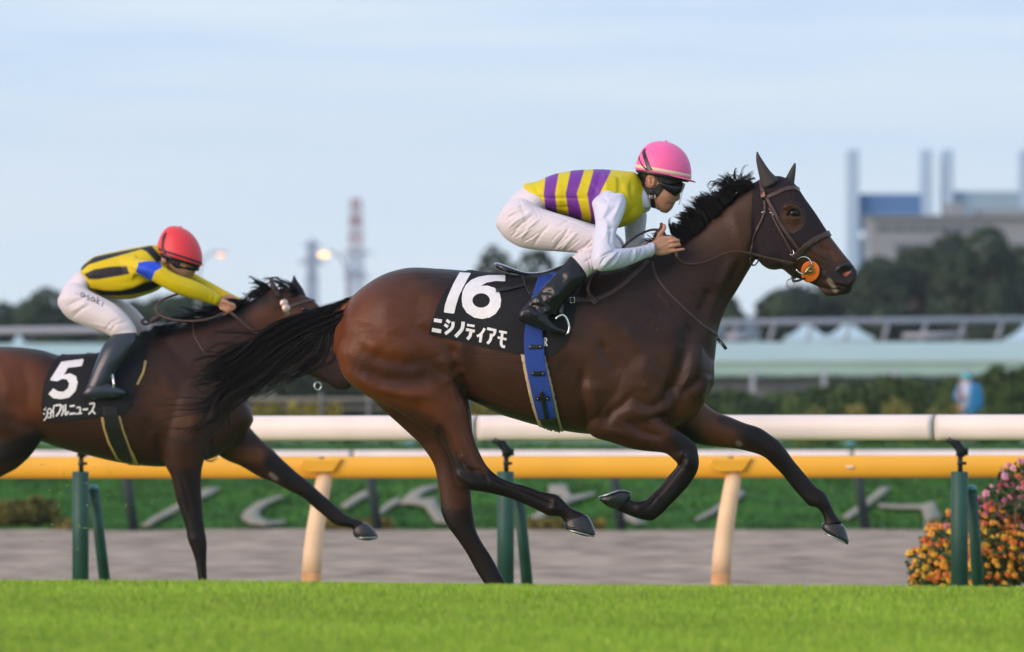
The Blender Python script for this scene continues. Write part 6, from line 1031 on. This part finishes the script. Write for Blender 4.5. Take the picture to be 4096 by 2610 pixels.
for pl, torso_only in (([(570, 405), (680, 322), (800, 296), (1000, 258), (1025, 266), (900, 302), (740, 347), (640, 378), (590, 420)], 0), ([(606, 445), (680, 412), (800, 392), (915, 388), (935, 445), (840, 462), (700, 486), (640, 484)], 0), ([(645, 548), (760, 565), (870, 565), (960, 545), (1050, 505), (1115, 490), (1170, 520), (1100, 560), (1060, 572), (960, 594), (860, 603), (740, 600)], 1), ([(1000, 258), (1095, 240), (1190, 350), (1130, 362), (1060, 285)], 0)):
    m_ = sum(inpoly(Q+np.array([[dx, dy]]), pl).astype(float) for dx in (-4, 0, 4) for dy in (-4, 0, 4))/9
    if torso_only: m_ = m_*~((Q[:, 1] < 560) & (a_[:, 1] < RY-.16) & (Q[:, 0] > 1050))
    C = C*(1-m_[:, None])+np.array([(.012, .012, .016)])*m_[:, None]
m_ = inpoly(Q, [(1000, 362), (1070, 352), (1150, 358), (1172, 395), (1120, 425), (1092, 495), (980, 432)]) & (a_[:, 1] < RY); C[m_] = (.015, .07, .62)
setcol(me, C); link('shirt', me, M_silk, jr)
mb = MB()
for st in hs2: loft(mb, c5, st, RY, 4, 24)
me = remesh(mb, .0065, 4)
sculpt(me, [(c5, [(480, 680), (540, 650), (620, 610)], 6, -.006), (c5, [(500, 720), (560, 690), (640, 640)], 6, .005), (c5, [(520, 760), (590, 700), (650, 670)], 6, -.006), (c5, [(760, 850), (800, 800), (860, 770)], 6, -.006), (c5, [(800, 860), (830, 810), (920, 790)], 5, -.006), (c5, [(660, 800), (740, 820), (800, 840)], 5, .004), (c5, [(470, 560), (560, 560), (640, 600)], 7, -.005), (c5, [(700, 620), (800, 700), (900, 790)], 6, .004), (c5, [(440, 640), (500, 620), (560, 620)], 6, .004)], RY)
br_ = link('breeches', me, M_breech, jr); bb = bvh_of(br_)
for k, pts in enumerate([[(606, 588), (590, 582), (584, 600), (598, 612), (610, 594), (612, 616)], [(648, 604), (630, 604), (634, 616), (644, 622), (640, 634), (624, 628)], [(680, 622), (664, 616), (658, 634), (670, 646), (684, 628), (684, 652)], [(706, 614), (698, 660)], [(722, 638), (702, 644), (716, 668)], [(744, 650), (736, 680)], [(746, 636), (747, 639)], [(566, 592), (570, 596)], [(548, 586), (552, 590)]]): drape('name_print', [[tuple(q) for q in stroke([c5(*p) for p in pts], 2.6)]], bb, M_black, br_, off=.003+.0003*(k % 3), step=3, Yd=RY)
M_boot2 = mat('satin_boot', (.012, .018, .030), .35, coat=.4, coatr=.25)
for st, ft in ((J2['boot'], J2['foot']), (mir(J2['boot'], 60), mir(J2['foot'], 60))):
    mb = MB(); loft(mb, c5, st, RY, 4, 24); loft(mb, c5, ft, RY, 4, 22, ex=2.3); me = remesh(mb, .006, 5); link('boot', me, M_boot2, jr)
M_redc = mat('red_cap_cloth', (.72, .030, .045), .5, bump=.15, bscale=26, sheen=.2)
he2, R5, C5_ = helmet(jr, c5, (1124, 282), (1454, 388), (1302, 106), .128, RY, M_redc, (1470, 392), M_black)
MB().rings([R5(.06, .99), R5(.065, 1.01), R5(.13, 1.012), R5(.135, .99)], cap=False).build('cap_band', mat('black_band', (.012, .01, .014), .6), he2)
bh2 = bvh_of(he2); drape('goggle_strap', [[c5(*q) for q in [(1205, 148), (1190, 190), (1180, 240), (1200, 300), (1208, 330), (1190, 320), (1168, 250), (1176, 180), (1195, 150)]]], bh2, M_black, jr, off=.004, step=4, Yd=RY, thick=.002)
drape('hair', [[c5(*q) for q in [(1130, 290), (1160, 300), (1220, 325), (1300, 360), (1300, 400), (1230, 370), (1200, 340), (1165, 325), (1160, 360), (1140, 340)]]], bj2, bpy.data.materials['dark_hair'], jr, off=.003, step=4, Yd=RY, thick=.005)
mb = MB(); loft(mb, c5, [(1250, 345, 1235, 385, 0, .082), (1290, 360, 1270, 420, 0, .086), (1340, 372, 1320, 432, 0, .078), (1390, 385, 1365, 436, 0, .062), (1425, 395, 1410, 428, 0, .04)], RY, 4, 24); mb.build('goggles', bpy.data.materials['goggle_lens'], jr)
loft(MB(), c5, [(1340, 385, 1345, 408, 0, .09), (1390, 392, 1392, 422, 0, .075), (1436, 395, 1430, 425, 0, .045)], RY, 3, 22).build('helmet_peak', M_black, he2)
# helper in blue behind the hedge
hp = empty('person', P(*cx8(1830, 1350), 150), 'person in bright blue jacket and teal cap seen above the white rail', 'person'); PYY = 150
cyl = lambda st: st
M_bj = mat('blue_jacket', (.02, .22, .46), .7, var=.1); M_cap = mat('teal_cap_cloth', (.08, .36, .40), .7); M_lb = mat('light_blue_bib', (.45, .52, .68), .7); M_trs = mat('grey_trousers', (.12, .12, .12), .8)
mb = MB(); loft(mb, cx8, [(1730, 830, 1840, 830, 0, .07), (1735, 880, 1835, 880, 0, .075), (1750, 905, 1830, 905, 0, .06)], PYY, 3, 16)
for sx in (1770, 1860): loft(mb, cx8, [(sx-50, 1150, sx+50, 1150, 0, .08), (sx-45, 1400, sx+40, 1400, 0, .065), (sx-35, 1750, sx+30, 1750, 0, .05)], PYY, 3, 14, grow=-.01)
loft(mb, cx8, [(1690, 900, 1900, 900, 0, .10), (1680, 1050, 1930, 1050, 0, .12), (1700, 1220, 1930, 1220, 0, .12)], PYY, 3, 18, grow=-.02)
chain(mb, cx8, [(1720, 940, -.1, .045), (1690, 1040, -.16, .04), (1730, 1060, -.25, .03), (1745, 1020, -.27, .03)], PYY)
me = remesh(mb, .02, 2); paint(me, SK, []); link('body', me, M_skin, hp)
mb = MB(); loft(mb, cx8, [(1790, 900, 1880, 895, .03, .12), (1700, 935, 1945, 930, .03, .17), (1690, 1050, 1968, 1050, .03, .18), (1720, 1160, 1965, 1150, .03, .18), (1760, 1225, 1900, 1220, .03, .15)], PYY, 4, 20)
chain(mb, cx8, [(1720, 940, -.08, .06), (1682, 1040, -.14, .055), (1720, 1075, -.22, .045)], PYY); me = remesh(mb, .02, 3); link('jacket', me, M_bj, hp)
loft(MB(), cx8, [(1745, 905, 1835, 900, -.10, .05), (1740, 1000, 1840, 1000, -.13, .06), (1750, 1150, 1810, 1150, -.13, .05)], PYY, 3, 16).build('bib', M_lb, hp)
loft(MB(), cx8, [(1750, 798, 1840, 800, 0, .06), (1735, 820, 1848, 822, 0, .085), (1725, 850, 1850, 852, -.01, .088)], PYY, 3, 18).build('cap', M_cap, hp)
mb = MB()
for sx in (1770, 1860): loft(mb, cx8, [(sx-60, 1180, sx+60, 1180, 0, .10), (sx-52, 1400, sx+45, 1400, 0, .08), (sx-45, 1740, sx+38, 1740, 0, .06)], PYY, 3, 14)
mb.build('trousers', M_trs, hp)
# kicked-up grass behind the rear horse's legs
V = []; F = []
for i in range(34):
    x, y = random.gauss(520, 170), random.uniform(380, 900); p = P(*c6(max(0, x), y), random.uniform(47, 51)); d = Vector(RNG.normal(size=3)).normalized()*random.uniform(.008, .028); w_ = d.cross(Vector((0, 1, 0))).normalized()*.0022; k = len(V); V += [p-d-w_*.2, p-w_, p+d, p+w_]; F.append((k, k+1, k+2, k+3))
me = bpy.data.meshes.new('clip'); me.from_pydata([tuple(v) for v in V], [], F); tag(link('grass_clippings', me, mat('clipping', (.20, .34, .05), .7), smooth=False), 'loose grass blades kicked up behind the horses', 'grass', None, 'stuff')

# ---------------------------------------------------------------- evening air
hz_ = MB().box((0, 790, 18.5), (640, 1600, 43)).build('haze', None, smooth=False)
hz_.data.materials.clear()
hm = bpy.data.materials.new('air'); hm.use_nodes = True; ht = hm.node_tree; ht.nodes.clear(); ho = ht.nodes.new('ShaderNodeOutputMaterial'); hv = ht.nodes.new('ShaderNodeVolumePrincipled')
hv.inputs['Color'].default_value = (.80, .88, 1, 1); hv.inputs['Density'].default_value = .00016; hv.inputs['Anisotropy'].default_value = .2; ht.links.new(hv.outputs[0], ho.inputs['Volume']); hz_.data.materials.append(hm)
tag(hz_, 'thin evening haze over the course', 'haze', None, 'stuff'); S.cycles.volume_bounces = 0
